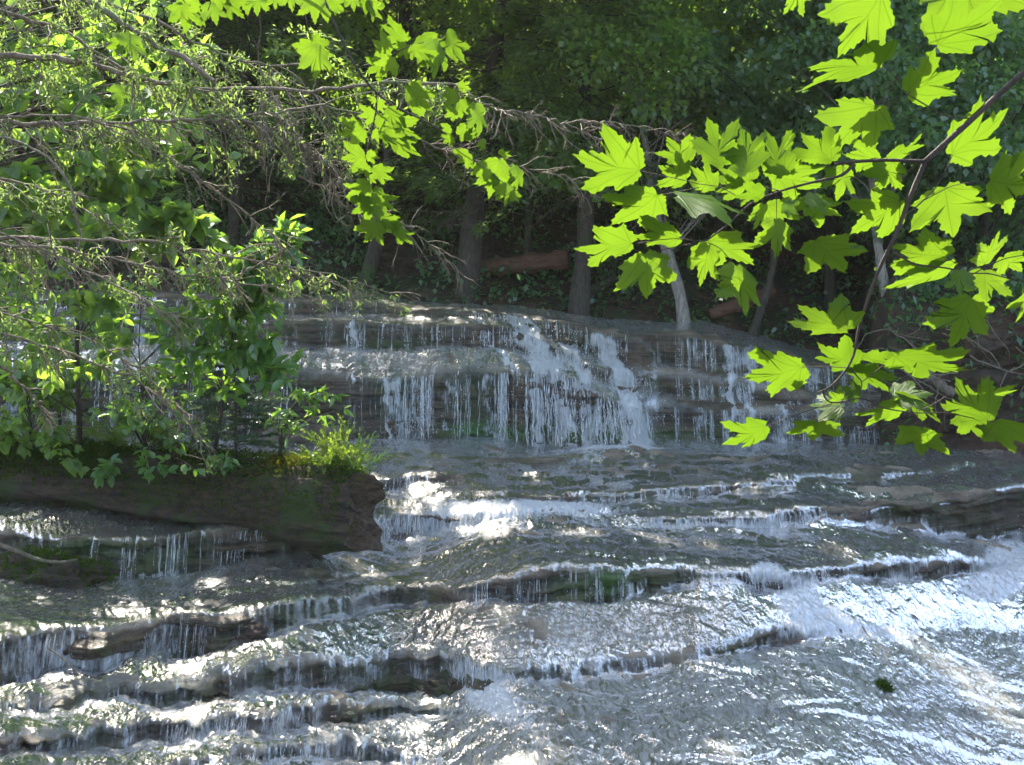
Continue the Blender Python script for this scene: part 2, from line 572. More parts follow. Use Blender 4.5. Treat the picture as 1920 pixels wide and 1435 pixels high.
def march(name, top, bot, slope, jit=2.5, fr=50, lean=0.25):
    global Dc, hc
    seed = 10 + len(riser)
    tt, tb = curve(top, 5), curve(bot, 6)
    Ds = np.clip((hc + slope*Dc)/(tt+slope), Dc-4.2, Dc-0.14)
    drop = np.maximum(Ds*tb - (hc + slope*(Dc-Ds)), 0.0)
    cell = np.floor(cols*fr*0.8 + 1.2*fbm(cols*fr*0.5, seed, 1.0, 3))
    rag = 0.6*fbm(cols*fr, seed, 3.3, 4) + 0.7*fbm(cols*fr*0.22, seed, 7.7, 2) + gsm(np.sin(cell*12.9898+seed*7.1), 0.8)*0.45
    Dn = np.minimum(Ds + jit*0.035*rag, Dc-0.06)   # a ragged lip on a smooth tread
    hn = hc + slope*(Dc-Dn)
    Db = Dn - 0.03 - lean*drop
    hb = np.maximum((Ds-0.03-lean*drop)*tb, hn+0.004)
    hb0 = hb
    hb = hn + (hb-hn)*np.clip(1+0.55*fbm(cols*16, seed, 5.5, 3), 0.25, 1.4)
    Db = np.minimum(Db, Dn-0.012)
    w = sstep(0.012, 0.06, hb-hn)
    node(Dn, hn, 0.0)
    node(Dn-0.012, hn+np.minimum(0.006, 0.2*(hb-hn)), w)
    node(Db, hb, w)
    node(Db-0.03, hb+0.002, 0.0)
    riser[name] = (Dn, hn, Db, hb)
    Dc, hc = gsm(Db, 26)-0.13, gsm(hb0, 26)+0.003
    node(np.minimum(Dc, Db-0.05), hc, 0.0)


march('d1', [(-200, 858), (600, 862), (870, 864), (980, 862), (1100, 868), (1250, 866), (1400, 866), (1920, 858)],
      [(-200, 860), (600, 864), (870, 872), (980, 876), (1100, 876), (1250, 874), (1400, 869), (1920, 861)], 0.02, 5, 30)
march('d', [(-200, 925), (500, 920), (640, 905), (700, 898), (780, 894), (850, 900), (872, 912), (950, 930), (1034, 934), (1100, 929), (1160, 926), (1263, 920), (1326, 914), (1405, 910), (1485, 906), (1540, 898), (1631, 894), (1694, 891), (1833, 876), (1920, 872)],
      [(-200, 926), (500, 921), (640, 912), (700, 926), (780, 926), (850, 922), (872, 917), (950, 937), (1046, 946), (1100, 944), (1160, 943), (1271, 938), (1338, 936), (1397, 930), (1485, 921), (1540, 912), (1635, 911), (1714, 901), (1833, 884), (1920, 879)], 0.02, 3.0, 70)
march('e', [(-200, 1000), (60, 1003), (130, 1006), (240, 1007), (340, 1003), (450, 1000), (560, 1000), (640, 990), (720, 968), (820, 962), (925, 962), (1000, 966), (1100, 969), (1200, 972), (1290, 972), (1400, 966), (1480, 962), (1550, 958), (1590, 955), (1754, 940), (1833, 928), (1920, 915)],
      [(-200, 1045), (60, 1062), (130, 1074), (240, 1078), (340, 1074), (450, 1058), (560, 1048), (640, 1042), (700, 1032), (800, 1010), (925, 983), (1000, 978), (1100, 982), (1200, 990), (1290, 996), (1400, 995), (1500, 995), (1590, 990), (1754, 1003), (1920, 1015)], 0.03, 3.0, 60)
march('f0', [(-200, 1180), (250, 1150), (420, 1122), (560, 1098), (640, 1078), (720, 1066), (800, 1068), (900, 1060), (1920, 1040)],
      [(-200, 1181), (250, 1151), (420, 1130), (560, 1108), (640, 1090), (720, 1074), (800, 1071), (900, 1062), (1920, 1041)], 0.03, 3.5, 60)
march('f', [(-200, 1230), (0, 1205), (60, 1195), (150, 1188), (250, 1176), (300, 1165), (400, 1156), (450, 1150), (560, 1130), (640, 1122), (720, 1105), (760, 1096), (800, 1098), (880, 1100), (950, 1092), (1030, 1080), (1100, 1068), (1170, 1060), (1250, 1055), (1320, 1050), (1380, 1046), (1420, 1050), (1500, 1056), (1600, 1058), (1680, 1064), (1750, 1052), (1850, 1030), (1920, 1010)],
      [(-200, 1290), (0, 1275), (150, 1268), (250, 1258), (350, 1236), (450, 1205), (560, 1172), (640, 1155), (720, 1136), (800, 1128), (880, 1132), (950, 1134), (1030, 1132), (1100, 1134), (1170, 1128), (1250, 1112), (1320, 1098), (1380, 1092), (1420, 1106), (1500, 1100), (1560, 1094), (1600, 1090), (1680, 1098), (1750, 1086), (1850, 1070), (1920, 1052)], 0.04, 3.5, 55)
march('g', [(-200, 1345), (0, 1330), (160, 1310), (320, 1288), (500, 1252), (600, 1240), (700, 1236), (800, 1238), (840, 1240), (880, 1258), (950, 1262), (1030, 1258), (1100, 1250), (1200, 1236), (1300, 1218), (1400, 1195), (1480, 1172), (1540, 1180), (1600, 1186), (1700, 1192), (1920, 1190)],
      [(-200, 1360), (0, 1345), (160, 1338), (320, 1326), (500, 1296), (600, 1288), (700, 1290), (800, 1298), (840, 1308), (880, 1312), (950, 1284), (1030, 1278), (1100, 1272), (1200, 1260), (1300, 1242), (1400, 1224), (1480, 1202), (1540, 1192), (1600, 1192), (1700, 1194), (1920, 1192)], 0.30, 4.0, 55)
march('h', [(-200, 1420), (0, 1402), (110, 1394), (300, 1364), (400, 1346), (500, 1335), (600, 1324), (700, 1324), (800, 1334), (880, 1346), (950, 1340), (1920, 1330)],
      [(-200, 1440), (0, 1424), (110, 1424), (300, 1400), (400, 1384), (500, 1374), (600, 1360), (700, 1354), (800, 1352), (880, 1350), (950, 1342), (1920, 1332)], 0.14, 4.0, 55)
march('i', [(-200, 1480), (0, 1462), (110, 1440), (300, 1420), (450, 1402), (550, 1396), (650, 1402), (750, 1430), (900, 1460), (1920, 1480)],
      [(-200, 1500), (0, 1490), (110, 1475), (300, 1455), (450, 1435), (550, 1428), (650, 1430), (750, 1444), (900, 1463), (1920, 1482)], 0.12, 4.0, 55)
De = np.full(NC, 4.3)
node(De, hc + 0.10*(Dc-De), 0.0)

# dense polyline per column, resampled by its size in view
SUB = 14
seg = []
nd = np.array([[d, h, f] for d, h, f in nodes])                     # (K,3,NC)
for k in range(len(nd)-1):
    for s in np.linspace(0, 1, SUB, endpoint=False):
        seg.append(nd[k]*(1-s) + nd[k+1]*s)
seg.append(nd[-1])
poly = np.array(seg)                                                # (R,3,NC)
tz = poly[:, 1]/poly[:, 0]
w = np.abs(np.diff(tz, axis=0)) + 0.16*np.abs(np.diff(poly[:, 0], axis=0))/poly[1:, 0] + 0.25*np.abs(np.diff(poly[:, 1], axis=0))/poly[1:, 0] + 1e-6
w[:2*SUB] *= 0.35
w = gsm(w, 10, axis=1)
cum = np.concatenate([np.zeros((1, NC)), np.cumsum(w, axis=0)])
NR = 640
prof = np.empty((3, NR, NC))
for c in range(NC):
    q = np.linspace(0, cum[-1, c], NR)
    for k in range(3):
        prof[k, :, c] = np.interp(q, cum[:, c], poly[:, k, c])
PD, PH, PF = prof[0], prof[1], np.clip(prof[2], 0, 1)
X = cols[None, :]*PD
Zp = 3.0 - PH
px_, py_ = proj(np.stack([X, PD, Zp], -1))

# ledges of a few centimetres on the treads
q = 0.5*fbm(X*0.55+3, PD*1.0, 0.4, 3) + 0.25
led = np.floor(q/0.14)*0.14 + 0.14*sstep(0.80, 1.0, (q/0.14) % 1.0)
tread = gsm(1.0-PF, 4, axis=0)
ledge = led*0.22*tread*sstep(0.0, 0.6, PD-4.6)
ledge *= np.clip(0.35 + 0.9*sstep(1100, 900, py_), 0, 1)
# how much water runs where
foam = np.full((NR, NC), 0.08) + 0.10*sstep(1200, 1330, py_)*sstep(850, 1100, px_)
foam += gsm(PF, 3, axis=0)*sstep(840, 900, py_)*(0.24 + 0.22*sstep(1080, 1160, py_) + 0.26*fbm(X*6.0, 0.3, 1.9, 4))
BL = [(1130, 840, 130, 16, .8), (1180, 852, 90, 13, .7), (760, 834, 120, 12, .5), (860, 845, 60, 9, .35), (1300, 832, 140, 8, .6), (1450, 835, 150, 8, .5), (1600, 834, 120, 8, .5),
      (1090, 872, 80, 12, .55), (1210, 885, 60, 9, .4), (930, 868, 50, 9, .35), (1260, 872, 60, 8, .3),
      (780, 925, 110, 14, .45), (850, 950, 110, 18, .5), (980, 972, 150, 20, .55), (1090, 960, 160, 14, .6), (800, 985, 110, 25, .5), (690, 1025, 50, 14, .5),
      (1400, 990, 180, 9, .55), (1600, 990, 60, 8, .7), (1700, 1001, 60, 5, .5), (1780, 1018, 40, 5, .4), (1480, 975, 130, 14, .45),
      (900, 1012, 180, 20, .35), (1150, 992, 150, 14, .45),
      (1440, 1075, 45, 26, .85), (1500, 1120, 55, 36, 1.1), (1545, 1165, 70, 26, 1.1), (1630, 1185, 90, 18, .8), (1700, 1200, 60, 12, .4),
      (1890, 1060, 60, 50, 1.2), (1840, 1115, 65, 35, 1.0), (1700, 1085, 40, 22, .5), (1745, 1062, 35, 16, .5), (1680, 1115, 45, 18, .4),
      (1050, 1160, 45, 26, .45), (1010, 1190, 60, 22, .3), (900, 1290, 70, 40, .6), (940, 1335, 85, 36, .6), (1000, 1385, 110, 40, .35), (1100, 1300, 120, 30, .2),
      (160, 1235, 110, 34, .3), (380, 1400, 80, 32, .45), (270, 1240, 60, 26, .2), (620, 1400, 120, 30, .25), (520, 1340, 60, 20, .3),
      (1780, 1225, 150, 40, .18), (1830, 1310, 140, 80, .05), (300, 1080, 60, 10, .6), (1250, 1230, 150, 22, -.1), (450, 1090, 200, 25, -.16), (120, 1130, 200, 40, -.16),  # the first two whiten the water where sun patches lie
      (1650, 1035, 120, 14, -.12), (1400, 895, 250, 12, -.1), (1750, 910, 200, 20, -.16)]
for bx, by, rx, ry, am in BL:
    foam += am*np.exp(-((px_-bx)/rx)**2 - ((py_-by)/ry)**2)
# main fall: streams by their course down the ledges
den = np.full((NR, NC), 0.10) + 0.16*fbm(cols*60, 7.7, 1.2, 4)[None] + 0.07*gsm(PF, 3, axis=0)
den += 0.10*np.exp(-((px_-1075)/125)**4-((py_-740)/110)**4) + 0.12*np.exp(-((px_-790)/75)**4-((py_-765)/60)**4) + 0.10*sstep(1330, 1420, px_)
for pl, wd_, am in [([(895, 585), (905, 640), (935, 668), (960, 700)], 16, .38), ([(962, 592), (985, 640), (1015, 690)], 16, .6), ([(1000, 690), (1008, 760), (1012, 832)], 11, .62), ([(990, 600), (1020, 650), (1040, 700), (1050, 760), (1075, 830)], 14, .5),
                    ([(1062, 640), (1085, 690), (1105, 740), (1110, 830)], 15, .45), ([(1128, 630), (1148, 680), (1185, 740), (1205, 830)], 17, .8), ([(1130, 640), (1165, 720), (1170, 830)], 16, .4), ([(725, 708), (730, 825)], 8, .36), ([(745, 708), (760, 825)], 14, .26), ([(838, 708), (836, 825)], 9, .2),
                    ([(790, 708), (800, 825)], 14, .16), ([(915, 705), (925, 825)], 16, .26), ([(655, 603), (670, 655)], 7, .4), ([(1310, 640), (1320, 825)], 16, .22), ([(1365, 650), (1385, 825)], 12, .42), ([(1400, 655), (1410, 825)], 9, .34), ([(1455, 680), (1465, 825)], 14, .36), ([(1530, 690), (1540, 825)], 14, .4), ([(1600, 692), (1600, 825)], 10, .3),
                    ([(135, 600), (140, 815)], 9, .5), ([(255, 600), (262, 815)], 9, .4), ([(600, 602), (606, 655)], 9, .2), ([(20, 600), (20, 815)], 14, .3), ([(560, 600), (540, 655)], 9, .2)]:
    sd_ = pl[0][0]*0.37
    xc = np.interp(py_, [q_[1] for q_ in pl], [q_[0] for q_ in pl]) + 12*fbm(py_/30.0, sd_, px_/90.0, 3)
    den += am*np.clip(1+0.7*fbm(px_/16.0, py_/30.0, sd_, 3), 0.2, 1.6)*np.exp(-((px_-xc)/wd_)**2)*sstep(pl[0][1]-10, pl[0][1]+4, py_)*sstep(pl[-1][1]+14, pl[-1][1], py_)
onfall = sstep(845, 828, py_)*sstep(-0.2, 0.2, PD-14.9)
foam = foam*(1-onfall) + onfall*1.45*den
foam = np.clip(foam, 0, 1.4)
dry = np.exp(-((px_-1800)/190)**2 - ((py_-965)/32)**2)             # the bare slab at the right edge
foam *= 1-dry

# ------- bed
rs, cs = 1, 2
sub = (slice(None, None, rs), slice(None, None, cs))
bD, bX, bZ, bF = PD[sub].copy(), X[sub].copy(), Zp[sub].copy(), PF[sub].copy()
k = gsm(bF, 1.5, axis=0)
strata = fbm(bX*1.3, bD*0.4, bZ*15, 4)
blk = fbm(bX*2.6, bD*0.8, bZ*3.5, 4)
bZl = (bZ + 0.05*fbm(bX*0.8, bD*0.5, 1.0, 3))/0.11
layer = noise3(np.floor(bZl)*3.7, bX*1.7 + np.floor(bZl)*1.3, 0.5)
casc = np.exp(-((px_[sub]-1090)/130)**4)*sstep(845, 825, py_[sub])
bD = bD + k*(0.06*strata + (0.09+0.10*casc)*blk + 0.10*layer) + k*0.03
wx, wy = bX*2.6+0.8*fbm(bX*1.5, bD*1.5, 2.2, 2), bD*4.2+0.8*fbm(bX*1.5, bD*1.5, 8.2, 2)
slab = noise3(np.floor(wx+0.35*np.floor(wy))*7.31, np.floor(wy)*5.77, 0.37)
big = sstep(900, 1000, py_[sub])
slope_ = np.exp(-((px_[sub]-1130)/260)**4-((py_[sub]-1178)/46)**4)
bZ = bZ + slope_*(0.02*fbm(bX*4, bD*4, 3.3, 5) + 0.012*np.clip(slab, -1, 1)) + ledge[sub] + (1-k)*(0.034-0.010*big)*fbm(bX*2.2, bD*2.8, 0.5, 5) + (1-k)*0.022*np.clip(slab, -1, 1) - 0.014 + 0.03*dry[sub]
moss = np.clip(sum(a*np.exp(-((px_[sub]-x)/rx)**2 - ((py_[sub]-y)/ry)**2) for x, y, rx, ry, a in
                   [(880, 808, 50, 18, 1.1), (960, 812, 60, 14, .8), (1120, 815, 70, 14, .6), (1260, 815, 120, 12, .5), (740, 648, 40, 8, .5), (1140, 1095, 40, 35, .7), (1060, 1105, 40, 25, .4), (930, 1260, 60, 16, .3), (1200, 1090, 80, 20, .35), (330, 1120, 100, 20, .3), (150, 1030, 80, 20, .5), (340, 1040, 90, 20, .3)]), 0, 1)
bX = cols[None, ::cs]*bD
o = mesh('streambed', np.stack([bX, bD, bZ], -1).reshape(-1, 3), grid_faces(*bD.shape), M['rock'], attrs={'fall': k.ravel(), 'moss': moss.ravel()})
o['kind'] = 'structure'

# ------- water sheet
k = gsm(PF, 3.0, axis=0)
wD, wH = gsm(PD, 1.6, axis=0), gsm(PH, 1.6, axis=0)
wX = cols[None, :]*wD
wZ = 3.0 - wH
near = sstep(845, 960, py_)
amp = (0.0095 + 0.001*near + 0.026*np.clip(foam-0.25, 0, 1))
fg = sstep(1190, 1290, py_)*sstep(800, 1000, px_)
amp = amp*(1-0.45*fg)
rip = fbm(wX*6.5+0.4*wD, wD*4.5, 0.2, 2)*(0.7-0.5*fg) + fbm(wX*17, wD*11, 1.7, 3)*(0.55+0.2*fg)
chop = np.abs(fbm(wX*11, wD*8, 4.1, 3))
wZ = wZ + ledge + (1-k)*(amp*rip + 0.02*np.clip(foam-0.4, 0, 1)*chop + 0.012 - 0.05*dry)
bul = fbm(wX*20, wD*2.0, wZ*2.0, 3)
rag = fbm(wX*13, wZ*9, wD*3.0, 4)
wD = wD - k*(0.012 + 0.05*np.clip(foam, 0, 1) + 0.022*bul + 0.06*np.clip(foam, 0, 1)*rag) + k*0.04
wX = cols[None, :]*wD
o = mesh('water', np.stack([wX, wD, wZ], -1).reshape(-1, 3), grid_faces(NR, NC), M['water'],
         attrs={'thin': (0.68*np.exp(-((px_-1120)/300)**4-((py_-1178)/50)**4) + 0.25*fg).clip(0, 0.75).ravel(), 'fall': k.ravel(), 'foam': foam.ravel(), 'air': np.clip(0.15 + 0.34*sstep(1120, 1260, py_)*sstep(500, 900, px_) + 0.25*onfall - 0.1*dry, 0, 0.5).ravel()}, uv=np.stack([X, (27-PD) + PH + 0.15*X], -1).reshape(-1, 2))
o['kind'] = 'structure'


def bed_at(px, py):
    """the streambed point a photo pixel shows"""
    c = int(np.clip(np.searchsorted(cols, ray(px, py)[0]), 0, NC-1))
    t = -ray(px, py)[1]
    r = int(np.argmin(np.abs(PH[:, c]/PD[:, c] - t)))
    return np.array([X[r, c], PD[r, c], Zp[r, c]])


# ------- falling strands and drops
def atc(a, tx):
    return np.interp(tx, cols, a)


st = Tubes()
drops = []


def strands(name, p0, p1, n, r0=0.004, r1=0.010, reach=0.12, wob=0.02, frag=0.7, cluster=None):
    Dt, ht, Db, hb = riser[name]
    if cluster is None:
        pxs = rng.uniform(p0, p1, n)
    else:
        ctr = rng.uniform(p0, p1, cluster)
        pxs = ctr[rng.integers(0, cluster, n)] + rng.normal(size=n)*(p1-p0)/cluster*0.22
    for px in pxs[rng.random(n) < 0.95]:
        tx = (px-960)/F*1.003
        d0, h0, d1, h1 = atc(Dt, tx), atc(ht, tx), atc(Db, tx), atc(hb, tx)
        if h1-h0 < 0.03:
            continue
        a = rng.uniform(0, 0.6) if rng.random() < frag*0.6 else 0.0
        b = rng.uniform(0.5, 1.0) if rng.random() < frag else 1.0
        if b-a < 0.15:
            continue
        m = int(np.clip((h1-h0)*(b-a)/0.045, 5, 26))
        s = np.linspace(a, b, m)
        y = d0 - 0.01 + (d1-d0)*s - reach*np.sqrt(s)*rng.uniform(0.5, 1.3)
        x = tx*(d0+d1)/2 + np.cumsum(rng.normal(size=m))*wob*0.2 + rng.normal(size=m)*wob*0.08
        z = 3.0 - (h0 + (h1-h0)*s) + 0.01
        rad = 0.40*rng.uniform(r0, r1)*rng.uniform(0.35, 1.2)*np.clip(0.7 + 0.65*rng.normal(size=m), 0.12, 2.0)
        rad[0] *= 0.5
        rad[-1] *= 0.4
        st.add(np.stack([x, y, z], 1), rad, 4)
        for _ in range(int(rng.integers(0, 3))):
            u = rng.uniform(0.2, 1.0)
            drops.append((tx*(d0+d1)/2 + rng.normal()*wob*2.2, d0+(d1-d0)*u - reach*rng.uniform(0.3, 1.8), 3.0-(h0+(h1-h0)*u)))


strands('c', 722, 845, 110, cluster=9)
strands('c', 850, 1000, 70, cluster=14)
strands('c', 640, 730, 14, 0.003, 0.006)
strands('c', 900, 960, 45, cluster=4)
strands('c', 985, 1035, 60, 0.006, 0.014, 0.18, 0.03)
strands('c', 1035, 1130, 100, 0.005, 0.012, 0.2, 0.035, 0.7)
strands('c', 1120, 1222, 130, 0.006, 0.014, 0.22, 0.04, 0.8)
strands('c', -150, 560, 70, 0.004, 0.012, cluster=14)
strands('b', 560, 900, 110, 0.003, 0.008, 0.06, 0.012, cluster=22)
strands('b', 652, 672, 18, 0.005, 0.010, 0.06)
strands('b', 885, 960, 60, 0.005, 0.011, 0.1, 0.02)
strands('b', 955, 1220, 130, 0.005, 0.012, 0.14, 0.03, 0.8)
strands('a', 890, 1180, 170, 0.004, 0.010, 0.1, 0.02, 0.6)
strands('a', -100, 880, 60, 0.003, 0.006, 0.04, 0.01)
strands('b', -150, 560, 50, 0.003, 0.008, 0.06, 0.012)
for nm in 'abc':                                                    # the single drop at the right: three stretches of one face
    strands(nm, 1265, 1280, 14, 0.004, 0.008, 0.04, 0.008, 0.2)
    strands(nm, 1290, 1340, 40, 0.004, 0.008, 0.05, 0.01, 0.3, cluster=5)
    strands(nm, 1350, 1420, 90, 0.004, 0.009, 0.06, 0.014, 0.4, cluster=5)
    strands(nm, 1420, 1640, 190, 0.004, 0.009, 0.06, 0.014, 0.4, cluster=14)
    strands(nm, 1210, 1250, 6, 0.003, 0.006, 0.04, 0.008)
strands('d', 1050, 1480, 130, 0.003, 0.007, 0.02, 0.006, 0.3, cluster=26)
strands('d', 690, 860, 80, 0.003, 0.007, 0.04, 0.01, 0.3)
strands('d', 1560, 1830, 40, 0.003, 0.006, 0.02, 0.006)
strands('e', 680, 900, 170, 0.003, 0.007, 0.05, 0.012, 0.3)
strands('e', 1290, 1590, 150, 0.003, 0.006, 0.05, 0.008, 0.3)
strands('e', 60, 480, 90, 0.003, 0.007, 0.03, 0.010, 0.3, cluster=16)
strands('f', 880, 1360, 110, 0.002, 0.005, 0.02, 0.008, 0.4, cluster=20)
strands('f', 1000, 1030, 16, 0.003, 0.006, 0.03)
strands('f', 60, 480, 120, 0.002, 0.005, 0.03, 0.010, 0.4, cluster=22)
strands('f', 1410, 1560, 110, 0.003, 0.007, 0.06, 0.02, 0.6)
strands('g', 840, 960, 50, 0.003, 0.006, 0.05, 0.02, 0.6)
strands('h', 300, 560, 70, 0.002, 0.005, 0.03, 0.012, 0.5, cluster=14)
strands('i', 320, 620, 60, 0.002, 0.005, 0.03, 0.012, 0.5)
o = st.build('falling_water', M['spray'])
o['kind'] = 'stuff'
o['label'] = 'thin white strands of water falling over the rock ledges'

# drops thrown up at the feet of the falls
for (bx, by, rx, ry, n, hz) in [(1130, 825, 110, 12, 330, .28), (1190, 760, 30, 60, 160, .1), (780, 815, 70, 8, 100, .15), (1500, 815, 130, 8, 150, .2), (1520, 1130, 60, 40, 160, .12), (1880, 1070, 50, 45, 160, .15), (1050, 1165, 40, 20, 60, .1), (920, 1310, 60, 40, 120, .1), (760, 1010, 80, 15, 70, .1), (1050, 700, 60, 60, 110, .1)]:
    for _ in range(n):
        p = bed_at(bx+rng.normal()*rx*0.6, by+rng.normal()*ry*0.6)
        drops.append((p[0], p[1]-rng.uniform(0, 0.15), p[2]+0.02+abs(rng.normal())*hz))
dp = np.array(drops)
nd_ = len(dp)
r = (rng.uniform(0.0015, 0.0055, nd_)*dp[:, 1]/15.0+0.001)[:, None]
oc = np.array([[1, 0, 0], [0, 1, 0], [-1, 0, 0], [0, -1, 0], [0, 0, 1.7], [0, 0, -1.7]], float)
v = (dp[:, None] + oc[None]*r[:, :, None]).reshape(-1, 3)
fc = np.array([[0, 1, 4], [1, 2, 4], [2, 3, 4], [3, 0, 4], [1, 0, 5], [2, 1, 5], [3, 2, 5], [0, 3, 5]])
o = mesh('water_spray', v, (np.arange(nd_)[:, None, None]*6+fc).reshape(-1, 3), M['spray'], attrs={'rnd': np.repeat(rng.uniform(0.5, 1, nd_), 6)})
o['kind'] = 'stuff'
o['label'] = 'small drops of spray thrown up where the falls land'

# ================================================================== ground, far bank
na, nr = 160, 70
ang = np.linspace(0, 2*math.pi, na)
rad = np.concatenate([np.linspace(0.0, 14, 46), 14*(180/14)**np.linspace(0, 1, 25)[1:]])[:nr]
gx, gy = np.cos(ang)[None]*rad[:, None], np.sin(ang)[None]*rad[:, None]
left = sstep(-0.56*np.clip(gy, 6, 60)-0.8, -0.56*np.clip(gy, 6, 60)-4.0, gx)
right = sstep(0.50*np.clip(gy, 5, 60)+0.6, 0.50*np.clip(gy, 5, 60)+3.0, gx)
nearb = sstep(4.1, 3.0, np.hypot(gx*0.55, gy))
behind = sstep(1.0, -2.0, gy)
gz = -0.6 + 1.9*np.maximum(nearb, behind)
gz = np.maximum(gz, -0.6 + 3.0*np.maximum(left, right)) + 0.08*fbm(gx*0.5, gy*0.5, 0, 4)
gz = np.where(np.hypot(gx, gy) > 25, np.maximum(gz, 0.0), gz)
gi = grid_faces(nr, na)
o = mesh('ground', np.stack([gx, gy, gz], -1).reshape(-1, 3), gi, M['soil'])
o['kind'] = 'structure'

btx = np.linspace(-0.95, 1.05, 620)
rt = sstep(1618, 1668, btx*F+960)
footD = 19.0*(1-rt) + 15.75*rt + 0.35*fbm(btx*9, 0.3, 0, 3)
lv = gsm(np.interp(btx, cols, 3.0-D1*top1), 8)
foot = np.where(rt > 0.5, 0.85, lv-0.10)
foot = gsm(foot, 2)
cutD = footD + 1.3*(1-rt) + 0.5*rt
cutZ = lv*(1-rt)+rt*2.15 + 0.75 - 0.15*rt + 0.25*fbm(btx*7, 4.4, 0, 3)
rows = []
nodesb = [(footD-0.2, foot-0.15), (footD, foot), (cutD, cutZ), (cutD+1.6, cutZ+0.55), (cutD+6, cutZ+3.2), (np.full_like(btx, 42.), np.full_like(btx, 17.)), (np.full_like(btx, 75.), np.full_like(btx, 44.)), (np.full_like(btx, 120.), np.full_like(btx, 62.))]
for (a, b), m in zip(zip(nodesb[:-1], nodesb[1:]), (4, 60, 30, 40, 40, 24, 10)):
    for s in np.linspace(0, 1, m, endpoint=False):
        rows.append((a[0]*(1-s)+b[0]*s, a[1]*(1-s)+b[1]*s))
hD, hZ = np.array([r[0] for r in rows]), np.array([r[1] for r in rows])
hD, hZ = gsm(hD, 2, axis=0), gsm(hZ, 2, axis=0)
hX = btx[None]*hD
n1 = fbm(hX*0.9, hD*0.9, hZ*1.2, 5)
lay = fbm(hX*0.8, hD*0.8, hZ*9, 4)
hZ = hZ + 0.16*n1
hD = hD + 0.22*fbm(hX*1.4, 3.1, hZ*2.2, 5) + 0.10*lay*sstep(26, 22, hD)
o = mesh('hillside', np.stack([hX, hD, hZ], -1).reshape(-1, 3), grid_faces(*hD.shape), M['soil'])
o['kind'] = 'structure'


def hill_z(x, y):
    """height of the hillside near a point"""
    j = int(np.clip(np.searchsorted(btx, x/y), 0, len(btx)-1))
    return float(np.interp(y, hD[:, j], hZ[:, j]))
# ================================================================== trees
# places the sun reaches between the leaves: (point, radius)
LIT = []
for x, y, r in [(800, 925, .30), (700, 905, .28), (880, 960, .35), (770, 1000, .3), (950, 1010, .35), (1090, 1015, .3), (1230, 1020, .28), (1330, 1022, .2), (1580, 1042, .25),
                (640, 1085, .32), (540, 1110, .30), (700, 1095, .25), (600, 1125, .35), (460, 1150, .35), (340, 1190, .35), (560, 1190, .3), (480, 1240, .35), (640, 1235, .35), (760, 1238, .25), (280, 1250, .28), (400, 1290, .3),
                (250, 1320, .35), (480, 1320, .3), (330, 1365, .2), (200, 1405, .3), (120, 1425, .25), (600, 1330, .25), (620, 1390, .2), (150, 1350, .2), (800, 1410, .2),
                (1030, 1395, .22), (1340, 1405, .18), (1750, 1240, .3), (1850, 1290, .3), (1890, 1360, .25), (1640, 1210, .2), (1500, 1190, .16), (950, 1150, .12), (1200, 1300, .12),
                (1400, 862, .25), (1500, 872, .3), (1300, 858, .2), (1430, 935, .25), (1440, 660, .35), (1230, 888, .18), (1000, 915, .2)]:
    LIT.append((bed_at(x, y), r))
for x, y, D, r in [(480, 470, 9.6, .55), (420, 540, 9.6, .5), (540, 880, 10.5, .35), (640, 835, 10.4, .45), (560, 760, 10.2, .4), (330, 400, 8.5, .5), (250, 780, 10.3, .3), (60, 800, 10.3, .3),
                   (340, 30, 5, .35), (450, 20, 5, .35), (560, 40, 5, .4), (600, 130, 5, .3), (700, 240, 4.8, .6), (800, 170, 4.8, .6), (900, 280, 4.8, .6), (700, 420, 4.8, .5), (200, 300, 7, .3), (300, 500, 7.5, .3), (100, 630, 7, .3),
                   (1100, 240, 6.5, .4), (1150, 90, 21, 1.0), (1010, 60, 21.8, 1.0), (1250, 60, 21, .8), (1330, 190, 20.3, .7), (1100, 20, 21.5, .8), (760, 40, 21, .6), (1330, 80, 20.3, .6), (1600, 130, 19.8, .5), (950, 430, 19.6, .4), (560, 90, 12, .5), (1280, 560, 19.3, .3), (1060, 160, 20, .5)]:
    LIT.append((P(x, y, D), r))
for _ in range(30):
    LIT.append((P(rng.uniform(560, 1900), rng.uniform(-20, 260), rng.uniform(19.5, 22.5)), rng.uniform(0.5, 1.0)))
for x, y in [(30, 40), (130, 120), (60, 230), (260, 40), (220, 200), (300, 120), (120, 330), (40, 420), (180, 420)]:
    LIT.append((P(x, y, 7.5), rng.uniform(0.25, 0.4)))
for x, y, r in [(620, 1105, .5), (420, 1200, .6), (540, 1240, .55), (300, 1330, .55), (700, 1235, .5), (160, 1400, .5), (820, 940, .36), (930, 990, .36), (500, 1165, .5), (250, 1232, .45), (380, 1260, .5), (450, 1360, .5), (700, 1290, .4), (220, 1370, .45), (60, 1425, .45), (600, 1340, .4)]:
    LIT.append((bed_at(x, y), r))
for x, y in [(100, 450), (250, 475), (400, 490), (520, 530), (130, 640), (260, 700), (330, 300), (430, 370), (230, 545), (60, 600), (570, 270), (440, 250), (350, 165), (480, 170)]:
    LIT.append((P(x, y, 5.9), 0.3))
for x in (600, 660, 720, 780, 860, 930, 1000, 1060):
    LIT.append((bed_at(x, float(np.interp(x, [530, 700, 770, 900, 1040, 1130], [563, 570, 583, 587, 603, 626]))), 0.24))
LIT.append((P(690, 930, 10.1), 0.3))
LP_ = np.array([p for p, r in LIT])
LR = np.array([r for p, r in LIT])*1.2


_e1 = unit(np.cross(SUN, [0, 0, 1.0]))
_e2 = np.cross(SUN, _e1)
_L2 = np.stack([LP_ @ _e1, LP_ @ _e2, LP_ @ SUN], 1).astype(np.float32)


